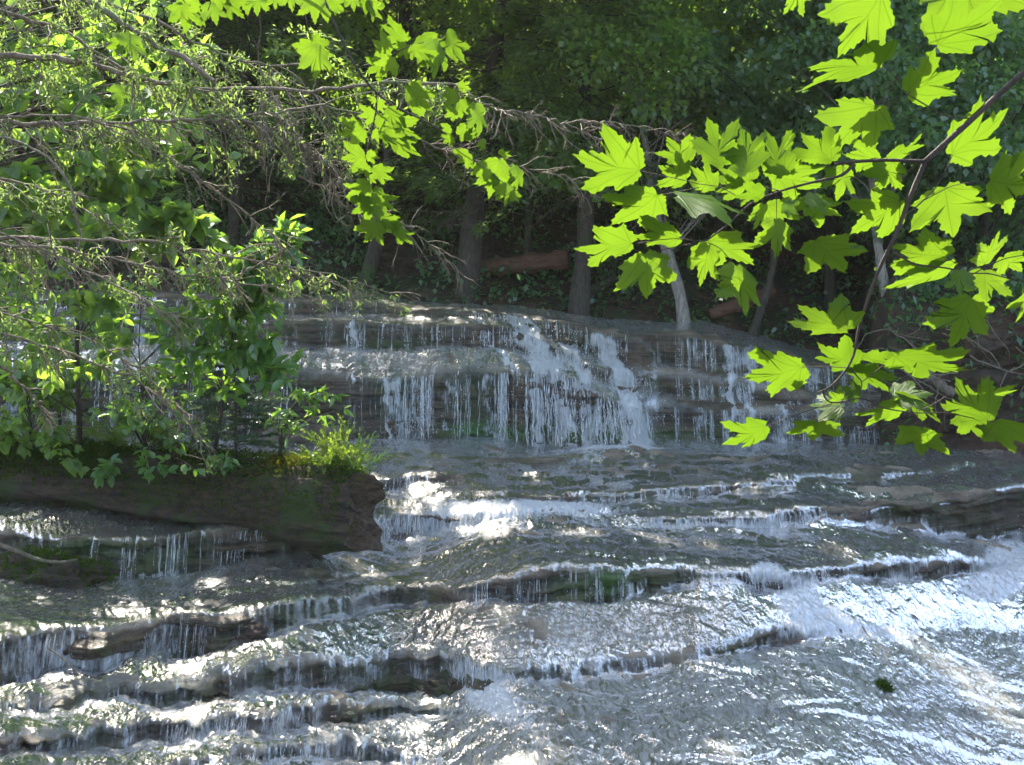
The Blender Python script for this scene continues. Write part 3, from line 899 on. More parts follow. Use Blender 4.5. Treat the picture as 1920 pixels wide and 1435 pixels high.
_lpx, _lpy = proj(LP_)
STREAM = np.nonzero((_lpx < 900) & (_lpy > 1070))[0]          # the sunlit ledges at the lower left


def shades_lit(p, only=None):
    """which points stand in the way of the sun for one of the sunlit places"""
    out = np.zeros(len(p), bool)
    q = np.stack([p @ _e1, p @ _e2, p @ SUN], 1).astype(np.float32)
    fz = np.full(len(p), -1.0)
    for i_ in (range(len(LR)) if only is None else only):
        (a, b, c), r = _L2[i_], LR[i_]
        k = np.nonzero((np.abs(q[:, 0]-a) < r*1.4) & (np.abs(q[:, 1]-b) < r*1.4) & (q[:, 2]-c > 1.2) & ~out)[0]
        if len(k):
            u = k[fz[k] < 0]
            if len(u):
                fz[u] = np.maximum(0.05, 0.75 + 0.5*noise3(p[u, 0]*2.2, p[u, 1]*2.2, p[u, 2]*2.2))
            out[k[np.hypot(q[k, 0]-a, q[k, 1]-b) < r*fz[k]]] = True
    return out


def crown_hemlock(H, R, z0, n_br, per, leaf=0.15, axis_pts=None):
    """flat drooping sprays on whorled boughs -> leaf arrays and bough polylines"""
    pos, ax, no, br = [], [], [], []
    for i in range(n_br):
        z = z0 + (H-z0)*((i+rng.random())/n_br)
        L = R*(max(0.03, 1-(z-z0)/(H-z0+0.01))**0.75)*rng.uniform(0.6, 1.1) + 0.15
        a = rng.uniform(0, 2*math.pi)
        d = np.array([math.cos(a), math.sin(a), rng.uniform(-0.05, 0.25)])
        b = wander((0, 0, z), d, L, 7, 0.09, -0.07)
        br.append(b)
        m = max(8, int(per*L/R))
        s = np.sqrt(rng.uniform(0.02, 1, m))*7
        c = np.stack([np.interp(s, np.arange(8), b[:, k]) for k in range(3)], 1)
        side = unit(np.cross(d, [0, 0, 1.0]))
        lat = rng.normal(size=m)*0.20*L*(1.1-s/7)**0.6
        up = rng.normal(size=m)*0.05
        p = c + side*lat[:, None] + np.array([0, 0, 1.0])*(up-0.12*np.abs(lat)-0.06*rng.random(m))[:, None]
        dirn = d*rng.uniform(0.3, 1.2, m)[:, None] + side*np.sign(lat)[:, None]*rng.uniform(0.3, 1.1, m)[:, None] + np.array([0, 0, -0.35]) + rng.normal(size=(m, 3))*0.25
        pos.append(p)
        ax.append(dirn)
        no.append(np.array([0, 0, 1.0]) + rng.normal(size=(m, 3))*0.45)
    pos, ax, no = np.concatenate(pos), np.concatenate(ax), np.concatenate(no)
    return dict(pos=pos, ax=ax, no=no, L=leaf*rng.uniform(0.6, 1.4, len(pos)), W=leaf*0.36*rng.uniform(0.6, 1.3, len(pos)), br=br)


def crown_broad(H, R, z0, n_cl, per, leaf=0.10):
    pos, ax, no, br = [], [], [], []
    for i in range(n_cl):
        u = (i+rng.random())/n_cl
        z = z0 + (H-z0)*u
        rr = R*math.sin(math.pi*min(0.97, 0.18+0.80*u))**0.7*math.sqrt(rng.uniform(0.12, 1.0))
        a = rng.uniform(0, 2*math.pi)
        c = np.array([rr*math.cos(a), rr*math.sin(a), z])
        s0 = np.array([0, 0, max(z0*0.6, z-rr*0.8)])
        mid = (s0+c)/2 + np.array([0, 0, 0.15*rr]) + rng.normal(size=3)*0.1
        br.append(resample(np.array([s0, mid, c]), 7))
        cr = R*rng.uniform(0.20, 0.36)
        m = int(per*rng.uniform(0.6, 1.4))
        d = unit(rng.normal(size=(m, 3)))
        p = c + d*np.array([cr, cr, cr*0.55])*(rng.random(m)**0.45)[:, None]
        p[:, 2] -= 0.15*np.hypot(p[:, 0]-c[0], p[:, 1]-c[1])
        pos.append(p)
        ax.append(d*0.8 + np.array([0, 0, -0.5]) + rng.normal(size=(m, 3))*0.5)
        no.append(np.array([0, 0, 1.0]) + rng.normal(size=(m, 3))*0.5)
    pos, ax, no = np.concatenate(pos), np.concatenate(ax), np.concatenate(no)
    return dict(pos=pos, ax=ax, no=no, L=leaf*rng.uniform(0.7, 1.35, len(pos)), W=leaf*0.8*rng.uniform(0.7, 1.3, len(pos)), br=br)


def trunk_tubes(H, r, pts=None, boughs=(), br_r=0.02):
    t = Tubes()
    if pts is None:
        pts = np.array([(0, 0, -0.3), (0, 0, 0), (rng.normal()*0.06, rng.normal()*0.06, H*0.3), (rng.normal()*0.12, rng.normal()*0.12, H*0.65), (0, 0, H)])
    p = resample(pts, 26)
    hh = np.clip(np.linspace(0, 1, 26), 0, 1)
    t.add(p, r*(1-hh)**0.8*(1+0.06*rng.normal(size=26)) + r*0.7*np.exp(-hh*26*1.1) + 0.006, 10, shade=0.5)
    for b in boughs:
        k = np.interp(b[0, 2], p[:, 2], np.arange(26))
        off = np.array([np.interp(k, np.arange(26), p[:, 0]), np.interp(k, np.arange(26), p[:, 1]), 0])
        n = len(b)
        t.add(b + off*np.linspace(1, 0.6, n)[:, None], br_r*np.linspace(1, 0.25, n), 4)
    return t


def crown_mesh(name, c, mat, parent, mask=None):
    k = slice(None) if mask is None else mask
    v, f, r = leaf_cards(c['pos'][k], c['ax'][k], c['no'][k], c['L'][k], c['W'][k])
    return mesh(name, v, f, mat, parent, attrs={'rnd': r}, smooth=False)


PROTO = {}


def place_tree(key, loc, rot, sc, label, cat, group, name):
    """a tree of a kind; its crown is thinned where the sun comes through"""
    kind, c, trunk_mesh, crown0, mat = PROTO[key]
    t = thing(name, label, cat, loc, group)
    t.rotation_euler = (0, 0, rot)
    t.scale = (sc, sc, sc)
    o = bpy.data.objects.new('trunk', trunk_mesh)
    link(o, t)
    cr, sr = math.cos(rot), math.sin(rot)
    p = c['pos']*sc
    wp = np.stack([p[:, 0]*cr-p[:, 1]*sr, p[:, 0]*sr+p[:, 1]*cr, p[:, 2]], 1) + np.array(loc)
    bad = shades_lit(wp)
    if bad.mean() > 0.002:
        crown_mesh('crown', c, mat, t, ~bad)
    else:
        o = bpy.data.objects.new('crown', crown0)
        link(o, t)
    return t


def proto(key, kind, H, R, z0, a, b, leaf, mat, r):
    c = crown_hemlock(H, R, z0, a, b, leaf) if kind == 'h' else crown_broad(H, R, z0, a, b, leaf)
    tt = trunk_tubes(H, r*0.7, None, c['br'], 0.022)
    to = tt.build('trunk', M['bark'])
    co = crown_mesh('crown', c, M[mat], None)
    PROTO[key] = (kind, c, to.data, co.data, M[mat])
    for o in (to, co):
        bpy.data.objects.remove(o)


proto('h1', 'h', 10.5, 2.5, 1.3, 120, 210, 0.17, 'hemlock', 0.16)
proto('h2', 'h', 12.0, 2.9, 1.8, 130, 210, 0.18, 'hemlock', 0.19)
proto('h3', 'h', 8.0, 2.2, 0.8, 100, 190, 0.15, 'hemlock', 0.12)
proto('b1', 'b', 9.5, 2.6, 1.8, 60, 330, 0.12, 'broad', 0.14)
proto('b2', 'b', 11.0, 3.0, 2.2, 64, 330, 0.13, 'broad', 0.16)
proto('b3', 'b', 6.5, 2.3, 0.7, 50, 330, 0.11, 'bluegreen', 0.09)

FAR = [('h1', 'dark hemlock in the dense forest behind the falls', 'hemlock tree', 'hemlocks in the forest behind the falls', 'hemlock_tree'),
       ('b1', 'leafy green tree in the dense forest behind the falls', 'leafy tree', 'leafy trees in the forest behind the falls', 'broadleaf_tree')]
for D, n, keys in [(23.5, 9, ('h1', 'b1', 'h3')), (27, 10, ('h2', 'b2', 'h1')), (31.5, 11, ('h2', 'b1', 'b2')), (37, 12, ('h2', 'h1', 'b2')), (44, 13, ('h2', 'b2', 'h2'))]:
    for i in range(n):
        x = ((i+0.5+rng.uniform(-0.35, 0.35))/n-0.5)*1.12*D
        y = D + rng.uniform(-1.4, 1.4)
        key = keys[int(rng.integers(0, len(keys)))]
        k = FAR[0] if key[0] == 'h' else FAR[1]
        place_tree(key, (x, y, hill_z(x, y)-0.1), rng.uniform(0, 6.28), rng.uniform(0.85, 1.2), k[1], k[2], k[3], k[4])


def front_tree(name, label, cat, trunk_px, D, r, H, R, z0, kind, n, per, leaf, leaf_m, bark_m, dead=0, dead_len=1.2):
    """a tree of the front row whose trunk shows below its crown: trunk points in the photo, bottom first"""
    base = P(trunk_px[0][0], trunk_px[0][1], D)
    pts = [P(x, y, D + 0.12*i)-base for i, (x, y) in enumerate(trunk_px)]
    last = pts[-1]
    up = unit(last-pts[-2]) if len(pts) > 1 else np.array([0, 0, 1.0])
    d = up
    while pts[-1][2] < H:
        d = unit(d*0.6 + np.array([0, 0, 0.4]) + rng.normal(size=3)*0.05)
        pts.append(pts[-1] + d*min(1.2, max(0.4, H/8)))
    pts = np.array([pts[0]-np.array([0, 0, 0.35])] + pts)
    c = crown_hemlock(H, R, z0, n, per, leaf) if kind == 'h' else crown_broad(H, R, z0, n, per, leaf)
    zz = np.clip(c['pos'][:, 2], 0, pts[-1, 2])
    c['pos'][:, :2] += np.stack([np.interp(zz, pts[:, 2], pts[:, 0]), np.interp(zz, pts[:, 2], pts[:, 1])], 1)
    t = thing(name, label, cat, base)
    trunk_tubes(H, r, pts, c['br'], 0.018).build('trunk', M[bark_m], t)
    crown_mesh('crown', c, M[leaf_m], t, ~shades_lit(c['pos']+base))
    if dead:
        tb = Tubes()
        for i in range(dead if dead > 12 else (dead+1)//2):
            z = rng.uniform(0.35, 1.0)*z0 + rng.uniform(0, 0.8)
            o = np.array([np.interp(z, pts[:, 2], pts[:, 0]), np.interp(z, pts[:, 2], pts[:, 1]), z])
            a = rng.uniform(0, 6.28)
            b = wander(o, (math.cos(a), math.sin(a)*0.7-0.2, rng.uniform(-0.5, 0.2)), dead_len*rng.uniform(0.5, 1.3), 9, 0.16, -0.05)
            tb.add(b, 0.014*np.linspace(1, 0.2, 10), 4)
            for j in range(9):
                k = int(rng.integers(2, 10))
                w = wander(b[k], rng.normal(size=3)+np.array([0, 0, -0.7]), rng.uniform(0.15, 0.5)*dead_len, 6, 0.25, -0.05)
                tb.add(w, 0.006*np.linspace(1, 0.3, 7), 3)
        tb.build('dead_branch', M['grey' if dead > 12 else 'dead'], t)
    return t


front_tree('hemlock_tree', 'hemlock with a thick brown trunk standing right behind the left half of the falls', 'hemlock tree', [(872, 592), (876, 520), (884, 450), (890, 380)], 19.2, 0.2, 9.5, 2.6, 2.0, 'h', 130, 250, 0.13, 'hemlock', 'bark', 10)
front_tree('broadleaf_tree', 'slim leaning trunk at the dark bank above the left edge of the falls', 'leafy tree', [(672, 572), (690, 520), (703, 465), (720, 400)], 19.4, 0.11, 8.0, 2.2, 2.6, 'b', 44, 300, 0.10, 'broad', 'bark', 5)
front_tree('hemlock_tree', 'hemlock with a grey furrowed trunk behind the right half of the falls', 'hemlock tree', [(1082, 612), (1088, 540), (1096, 470), (1100, 380)], 19.0, 0.14, 9.0, 2.5, 2.3, 'h', 140, 250, 0.13, 'hemlock', 'bark', 10)
front_tree('broadleaf_tree', 'pale bent trunk on the ledge right of the cascade', 'leafy tree', [(1285, 634), (1279, 565), (1262, 505), (1240, 440)], 18.6, 0.10, 5.2, 2.1, 2.1, 'b', 46, 300, 0.10, 'broad', 'pale', 4)
front_tree('broadleaf_tree', 'thin crooked sapling leaning right on the dark bank beside the pale bent trunk', 'leafy tree', [(1404, 652), (1418, 600), (1442, 545), (1455, 470)], 18.4, 0.06, 7.0, 2.0, 2.3, 'b', 40, 280, 0.10, 'bluegreen', 'bark', 3)
front_tree('birch_tree', 'slender pale birch trunk rising behind the right end of the falls', 'birch tree', [(1680, 650), (1666, 580), (1652, 500), (1640, 420)], 17.3, 0.075, 5.6, 2.0, 2.3, 'b', 44, 300, 0.10, 'bluegreen', 'pale', 3)
front_tree('hemlock_tree', 'thin dark hemlock between the thick brown trunk and the grey trunk', 'hemlock tree', [(996, 600), (994, 530), (990, 460), (992, 380)], 20.0, 0.07, 7.5, 2.0, 2.4, 'h', 80, 200, 0.13, 'hemlock', 'bark', 6)
front_tree('hemlock_tree', 'tall hemlock with a tangle of bare grey lower branches high behind the falls', 'hemlock tree', [(1205, 470), (1214, 330), (1224, 180), (1226, 40)], 22.0, 0.16, 11.0, 2.7, 2.6, 'h', 130, 250, 0.14, 'hemlock', 'bark', 26, 1.7)
front_tree('broadleaf_tree', 'bluish green bushy tree behind the upper right maple leaves', 'leafy tree', [(1560, 560), (1552, 470), (1560, 380)], 20.5, 0.09, 8.5, 2.6, 1.4, 'b', 70, 330, 0.12, 'bluegreen', 'bark')
front_tree('broadleaf_tree', 'dark leafy tree filling the far right edge behind the maple branch', 'leafy tree', [(1850, 590), (1845, 480), (1850, 380)], 18.0, 0.10, 8.5, 2.4, 1.2, 'b', 70, 330, 0.11, 'bluegreen', 'bark')
front_tree('hemlock_tree', 'dark hemlock with low boughs over the top left of the falls', 'hemlock tree', [(430, 560), (436, 480), (440, 380)], 20.2, 0.13, 9.0, 2.5, 1.6, 'h', 100, 220, 0.13, 'hemlock', 'bark', 5)
front_tree('hemlock_tree', 'dark hemlock behind the left edge of the falls', 'hemlock tree', [(130, 555), (134, 450), (140, 350)], 20.0, 0.13, 9.0, 2.5, 1.4, 'h', 100, 220, 0.13, 'hemlock', 'bark', 5)
front_tree('broadleaf_tree', 'slim tree with sunlit yellow green leaves high between the tall hemlock and maple branch', 'leafy tree', [(1345, 500), (1350, 380), (1340, 250)], 21.0, 0.07, 8.0, 1.7, 3.4, 'b', 36, 260, 0.10, 'broad', 'bark', 2)
front_tree('broadleaf_tree', 'tree with pale sunlit sprays at the top centre above the falls', 'leafy tree', [(1010, 470), (1020, 330), (1030, 200)], 22.5, 0.08, 9.5, 2.2, 4.2, 'b', 46, 260, 0.10, 'broad', 'bark', 2)

# unseen trees added on the left bank to throw the dappled shade
def overhanging(base, label, xr, yr, zr, ncl, extra=()):
    base = np.array(base)
    t = thing('shade_tree', label, 'maple tree', base)
    tb = Tubes()
    tb.add(resample(np.array([(0, 0, -0.8), (0, 0, 0), (0.3, 0.2, 4), (0.8, 0.4, 8.0), (1.2, 0.6, 12)]), 24), np.linspace(0.36, 0.1, 24), 10, shade=0.5)
    pos, ax, no = [], [], []
    for i in range(ncl+len(extra)):
        x, y = rng.uniform(*xr), rng.uniform(*yr)
        z = 3.0 + 0.275*y + rng.uniform(*zr)
        if i >= ncl:
            x, y, z = extra[i-ncl]
        c = np.array([x, y, z])-base
        s0 = np.array([0.8, 0.4, rng.uniform(5, 9)])
        mid = (s0+c)/2 + rng.normal(size=3)*0.5 + np.array([0, 0, 0.6])
        if i % 3 == 0:
            tb.add(resample(np.array([s0, mid, c]), 10), np.linspace(0.07, 0.012, 10), 5)
        m = 230
        d = unit(rng.normal(size=(m, 3)))
        pos.append(c + d*np.array([1.15, 1.15, 0.45])*(rng.random(m)**0.4)[:, None])
        ax.append(d*0.6+np.array([0, 0, -0.4])+rng.normal(size=(m, 3))*0.5)
        no.append(np.array([0, 0, 1.0])+rng.normal(size=(m, 3))*0.4)
    pos, ax, no = np.concatenate(pos), np.concatenate(ax), np.concatenate(no)
    c = dict(pos=pos, ax=ax, no=no, L=0.17*rng.uniform(0.7, 1.3, len(pos)), W=0.15*rng.uniform(0.7, 1.3, len(pos)))
    tb.build('trunk', M['bark'], t)
    crown_mesh('crown', c, M['canopy'], t, ~shades_lit(pos+base))


DIM = []                                                # leaf clumps added toward the sun to shade these parts of the stream
for x, y in [(800, 1160), (860, 1160), (900, 1185), (960, 1200), (1050, 1190), (1130, 1180), (1200, 1165), (1280, 1150), (1350, 1140), (880, 1240), (1000, 1240), (1200, 1330), (1400, 1300), (1550, 1330), (1300, 1250), (1650, 1390), (1100, 1310), (1450, 1250), (1250, 1400), (1500, 1420),
             (100, 1080), (300, 1120), (1000, 1060), (1200, 1050), (60, 1180)]:
    q_ = bed_at(x, y)
    DIM.append(q_ + SUN*(4.9+0.275*q_[1]-q_[2])/(SUN[2]-0.275*SUN[1]))
overhanging((-10.5, 14.0, 2.0), 'unseen tree added on the left bank to shade the stream', (-9.5, 3.6), (11.5, 21.5), (1.0, 3.4), 170, DIM)
overhanging((-15.5, 23.0, 3.0), 'unseen tree added beyond the left end of the falls to shade them', (-12.5, 4.5), (21.0, 28.0), (0.6, 3.0), 150)

# the wood goes on behind the viewer
for i, a in enumerate(np.linspace(math.radians(-205), math.radians(25), 9)):
    rr_ = 11.0+rng.uniform(0, 2.5)
    x, y = rr_*math.cos(a)*1.0, 2.0+rr_*math.sin(a)
    if y > 3 and abs(x) < 8:
        continue
    place_tree(('b1', 'h1', 'b2')[i % 3], (x, y, 1.0), rng.uniform(0, 6.28), rng.uniform(0.5, 0.65), 'tree of the near bank closing in the stream on the viewer side', 'tree', 'trees of the near bank', ('broadleaf_tree', 'hemlock_tree', 'broadleaf_tree')[i % 3])

# ------------------------------------------------------------------ low growth and dead wood on the far bank
n = 42000
j = rng.integers(40, 530, n)
u = rng.random(n)
ii = np.where(rng.random(n) < 0.22, rng.uniform(8, 70, n), 66 + 84*u**1.3).astype(int)
p = np.stack([hX[ii, j], hD[ii, j], hZ[ii, j]], 1) + rng.normal(size=(n, 3))*np.array([0.05, 0.05, 0.0])
keep = (fbm(p[:, 0]*0.8, p[:, 1]*0.8, 2.0, 3) > -0.1)
p = p[keep]
n = len(p)
p[:, 2] += 0.45*rng.random(n)**1.5
ax = rng.normal(size=(n, 3)) + np.array([0, -0.4, -0.1])
v, f, r = leaf_cards(p, ax, np.array([0, 0, 1.0])+rng.normal(size=(n, 3))*0.5, 0.11*rng.uniform(0.6, 1.4, n), 0.075*rng.uniform(0.6, 1.3, n))
o = mesh('undergrowth', v, f, M['bluegreen'], attrs={'rnd': r}, smooth=False)
o['kind'] = 'stuff'
o['label'] = 'low leafy undergrowth on the far bank'


def wood(name, label, cat, pts, D, r, mat, sides=9, n=24, knots=0.1):
    w = np.array([P(x, y, d) for (x, y), d in zip(pts, D)])
    b = w[0]
    tb = Tubes()
    q = resample(w-b, n)
    rr = np.interp(np.linspace(0, 1, n), np.linspace(0, 1, len(r)), r)
    q = np.concatenate([q[:1], q, q[-1:]])
    rr = np.concatenate([[rr[0]*0.05], rr*(1+knots*rng.normal(size=n)), [rr[-1]*0.05]])
    tb.add(q, rr, sides, shade=0.5)
    t = thing(name, label, cat, b)
    tb.build('wood', M[mat], t)
    return t


wood('fallen_log', 'reddish fallen log lying across the dark bank behind the falls', 'log', [(820, 520), (900, 505), (990, 495), (1065, 486)], [20.1, 20.0, 19.9, 19.8], [0.13, 0.15, 0.16, 0.15], 'red_log')
wood('fallen_log', 'leaning brown log low on the bank right of the grey trunk', 'log', [(1330, 590), (1390, 570), (1450, 545)], [19.2, 19.3, 19.5], [0.10, 0.11, 0.09], 'red_log')
wood('fallen_log', 'thin pale log on the layered bank at the right edge', 'log', [(1690, 668), (1740, 705), (1790, 740)], [15.72, 15.66, 15.58], [0.05, 0.06, 0.05], 'dead')
wood('fallen_log', 'dark slanting log below the grey trunk at the waterline', 'log', [(1020, 590), (1090, 560), (1150, 520)], [19.3, 19.5, 19.9], [0.08, 0.08, 0.06], 'bark')
# roots and dead twigs over the right bank
base = P(1800, 640, 15.4)
t = thing('root_tangle', 'tangle of bare grey roots and twigs hanging over the right bank', 'roots', base)
tb = Tubes()
for i in range(26):
    a = P(rng.uniform(1660, 1990), rng.uniform(585, 720), 15.3+rng.uniform(-0.25, 0.3))-base
    b = wander(a, (rng.normal(), rng.normal()*0.3-0.2, rng.uniform(-0.5, 0.15)), rng.uniform(0.4, 1.4), 10, 0.22, -0.02)
    tb.add(b, rng.uniform(0.005, 0.016)*np.linspace(1, 0.3, 11), 4)
tb.build('root', M['dead'], t)
base = P(1320, 200, 19.5)
t = thing('dead_bough', 'bough of dead reddish leaves beside the tall hemlock', 'dead bough', base)
tb = Tubes()
b = wander((0.3, 0.6, 0.4), (-0.5, -0.5, -0.5), 1.2, 8, 0.12)
tb.add(b, 0.012*np.linspace(1, 0.3, 9), 4)
tb.build('twig', M['dead'], t)
p = np.repeat(b[2:], 26, 0)+rng.normal(size=(26*7, 3))*0.14
v, f, r = leaf_cards(p, rng.normal(size=p.shape)+np.array([0, 0, -1]), rng.normal(size=p.shape), 0.09, 0.04)
mesh('foliage', v, f, M['red_leaf'], t, attrs={'rnd': r}, smooth=False)
# ================================================================== maple leaves near the camera
HALF = [(0, 1.0), (.028, .92), (.095, .865), (.095, .80), (.175, .745), (.165, .66), (.195, .59), (.19, .54),
        (.30, .60), (.345, .665), (.41, .645), (.51, .71), (.56, .67), (.72, .70), (.675, .605), (.695, .53), (.60, .485), (.605, .415), (.53, .37), (.485, .305),
        (.52, .255), (.61, .215), (.525, .125), (.44, .095), (.35, .03), (.22, -.035), (.10, -.06), (.03, -.02)]


def maple_shape(seed, teeth=0.012):
    g = np.random.default_rng(seed)
    sides = []
    for s in (1, -1):
        h = np.array(HALF)
        h[1:-1] += g.normal(size=(len(h)-2, 2))*0.014
        h[8:20] = (h[8:20]-[.16, .48])*g.uniform(0.88, 1.1)+[.16, .48]
        o = []
        for a, b in zip(h[:-1], h[1:]):
            m = max(1, int(round(np.linalg.norm(b-a)/0.062)))
            for k in range(m):
                o.append(a+(b-a)*k/m)
        o.append(h[-1])
        o = np.array(o)
        ctr = np.array([0.0, 0.33])
        o = o + unit(o-ctr)*(teeth*np.where(np.arange(len(o)) % 2, 1, -1))[:, None]
        o[:, 0] *= s
        sides.append(o)
    ring = np.concatenate([sides[0][:-1], [[0, 0]], sides[1][:0:-1]])
    return ring


def maple_leaf(b, t, l1=None, l2=None, D=2.0, w=1.0, seed=0, tilt=None, curl=1.0, parent=None, origin=0, dark=0.5, rings=6, mat='maple', sag=0.10):
    """a leaf from its stalk end b to its tip t (photo pixels); l1, l2: tips of the two side lobes"""
    g = np.random.default_rng(seed+100)
    b, t = np.array(b, float), np.array(t, float)
    Y = t-b
    if l1 is not None:
        Xv = (np.array(l1, float)-np.array(l2, float))/1.44
    else:
        Xv = np.array([-Y[1], Y[0]])*w
    px2m = D/F
    L = max(np.linalg.norm(Y), np.linalg.norm(Xv))*1.03
    tl = g.normal()*0.35 if tilt is None else tilt
    ly, lx = np.linalg.norm(Y), np.linalg.norm(Xv)
    B3 = P(b[0], b[1], D)
    best = None
    for sy in (1, -1):                                  # of the poses that look alike from here, the one turned to the light
        for sx in (1, -1):
            dy = math.sqrt(max(L*L-ly*ly, 0))*sy + sy*abs(tl)*0.25*ly
            dx = math.sqrt(max(L*L-lx*lx, 0))*sx + sx*0.1*lx
            ya, xa = np.array([Y[0], dy, -Y[1]])*px2m, np.array([Xv[0], dx, -Xv[1]])*px2m
            nn_ = unit(np.cross(xa, ya))
            sc = -(nn_ @ SUN)*(nn_ @ unit(EYE-B3))
            if dark < 0.08:
                sc = -sc
            if best is None or sc > best[0]:
                best = (sc, xa, ya)
    X3, Y3 = best[1], best[2]
    Nn = unit(np.cross(X3, Y3))
    ring = maple_shape(seed)
    c = np.array([0.0, 0.30])
    fr = np.linspace(0, 1, rings+1)[1:]
    uv = np.concatenate([[c]] + [c+(ring-c)*f for f in fr])
    x, y = uv[:, 0], uv[:, 1]
    ph = g.uniform(0, 6, 4)
    z = curl*(-0.10*np.abs(x)**1.4*1.2 - sag*np.clip(y, 0, 1)**2 + 0.05*np.sin(7*np.abs(x)+ph[0])*np.abs(x) + 0.025*np.sin(9*y+ph[1])*np.abs(x)*3 + 0.02*np.sin(5*x+6*y+ph[2]))
    if Nn[1] > 0:
        z = -z
    v = B3 + x[:, None]*X3 + y[:, None]*Y3 + (z*np.linalg.norm(Y3))[:, None]*Nn - origin
    n = len(ring)
    i = np.arange(n)
    j = (i+1) % n
    tri = np.stack([np.zeros(n, int), 1+i, 1+j], 1)
    q = np.concatenate([np.stack([1+k*n+i, 1+(k+1)*n+i, 1+(k+1)*n+j, 1+k*n+j], 1) for k in range(rings-1)])
    return mesh('leaf', v, [tri, q], M[mat], parent, attrs={'rnd': np.full(len(v), dark)}, uv=uv)


# ---- the right branch, two metres from the camera
DR = 2.0
org = np.array([2.9, 2.2, 1.3])
mt = thing('maple_tree', 'young maple at the right whose bright green leafy branch hangs in front of the falls', 'maple tree', org)
tb = Tubes()
tb.add(resample(np.array([(0, 0, -0.5), (0, 0, 0), (-0.05, 0.02, 1.0), (-0.02, 0.05, 2.2), (0.05, 0.0, 3.2)]), 20), np.linspace(0.05, 0.015, 20), 8, shade=0.5)
tb.build('trunk', M['twig'], mt)
tw = Tubes()


def rt(pts, r0, r1, D=DR, sides=6, n=None, dd=0.0):
    w = np.array([P(x, y, D+dd*i/len(pts)) for i, (x, y) in enumerate(pts)])-org
    m = n or max(6, len(pts)*4)
    tw.add(resample(w, m), np.linspace(r0, r1, m)*0.62*(1+0.05*rng.normal(size=m)), sides, shade=0.4)


JN = (1735, 303)
w0 = np.array([(-0.02, 0.05, 2.05)])
w = np.concatenate([w0, np.array([P(x, y, DR) for x, y in [(2060, -10), (1920, 125), (1860, 195), (1800, 250), JN]])-org])
tw.add(resample(w, 40), np.linspace(0.0085, 0.0048, 40), 8, shade=0.4)
rt([JN, (1660, 300), (1590, 304), (1564, 309)], 0.0048, 0.0042)
rt([(1600, 306), (1592, 322), (1580, 331), (1530, 340), (1463, 358), (1405, 381), (1373, 416), (1324, 452)], 0.0042, 0.002)
rt([JN, (1705, 372), (1683, 434), (1647, 506), (1620, 582), (1604, 636), (1607, 655), (1591, 690), (1556, 730), (1534, 736)], 0.0068, 0.0022)
rt([(1543, 735), (1545, 748), (1552, 758), (1580, 754), (1615, 744), (1655, 766), (1714, 775), (1778, 774), (1848, 790), (1866, 791)], 0.0024, 0.0011)
rt([(1595, 690), (1605, 704), (1617, 716), (1612, 742)], 0.0022, 0.0012)
rt([(1672, 468), (1710, 497), (1777, 502), (1821, 516), (1846, 510), (1911, 528)], 0.003, 0.0012)
rt([(1821, 516), (1850, 500), (1885, 484), (1925, 478)], 0.0016, 0.0011)
rt([(1700, 404), (1732, 376), (1759, 349), (1786, 291)], 0.0022, 0.0010)
rt([(1816, 222), (1776, 220), (1740, 200), (1703, 178)], 0.0022, 0.0014)
rt([(1703, 178), (1720, 140), (1740, 115), (1759, 85)], 0.0011, 0.0009)
rt([(1703, 178), (1690, 182), (1641, 198)], 0.0011, 0.0009)
rt([(1703, 178), (1675, 140), (1653, 120)], 0.0011, 0.0009)
rt([(2060, -10), (1900, -70), (1760, -50), (1650, -8)], 0.004, 0.0012)
rt([(1900, -70), (1830, -45), (1800, -40)], 0.002, 0.0010)
rt([(1760, -50), (1600, -40), (1500, -15)], 0.002, 0.0010)
for a, b, m in [((1324, 452), (1272, 445), None), ((1324, 452), (1211, 477), (1270, 462)), ((1318, 452), (1184, 458), (1255, 447)), ((1327, 455), (1380, 500), (1350, 465)),
                ((1463, 358), (1400, 345), (1430, 350)), ((1310, 345), (1200, 321), (1260, 333)), ((1405, 381), (1310, 345), (1350, 350)), ((1310, 352), (1232, 367), (1270, 360)),
                ((1490, 352), (1531, 450), (1500, 415)), ((1580, 331), (1581, 312), None), ((1687, 425), (1687, 376), None), ((1732, 376), (1857, 340), (1790, 345)),
                ((1607, 655), (1589, 619), None), ((1591, 690), (1503, 690), (1545, 687)), ((1655, 720), (1678, 670), None), ((1617, 716), (1678, 670), (1650, 690)),
                ((1715, 776), (1728, 803), None), ((1560, 757), (1437, 800), (1500, 775)), ((1580, 754), (1533, 791), (1560, 775)), ((1722, 771), (1775, 742), None),
                ((1456, 359), (1456, 412), None), ((1430, 369), (1435, 385), None), ((1821, 516), (1821, 560), None), ((1821, 516), (1775, 483), (1800, 500))]:
    rt([a, m or ((a[0]+b[0])/2, (a[1]+b[1])/2+3), b], 0.0012, 0.0009, n=6, sides=4)
tw.build('branch', M['twig'], mt)

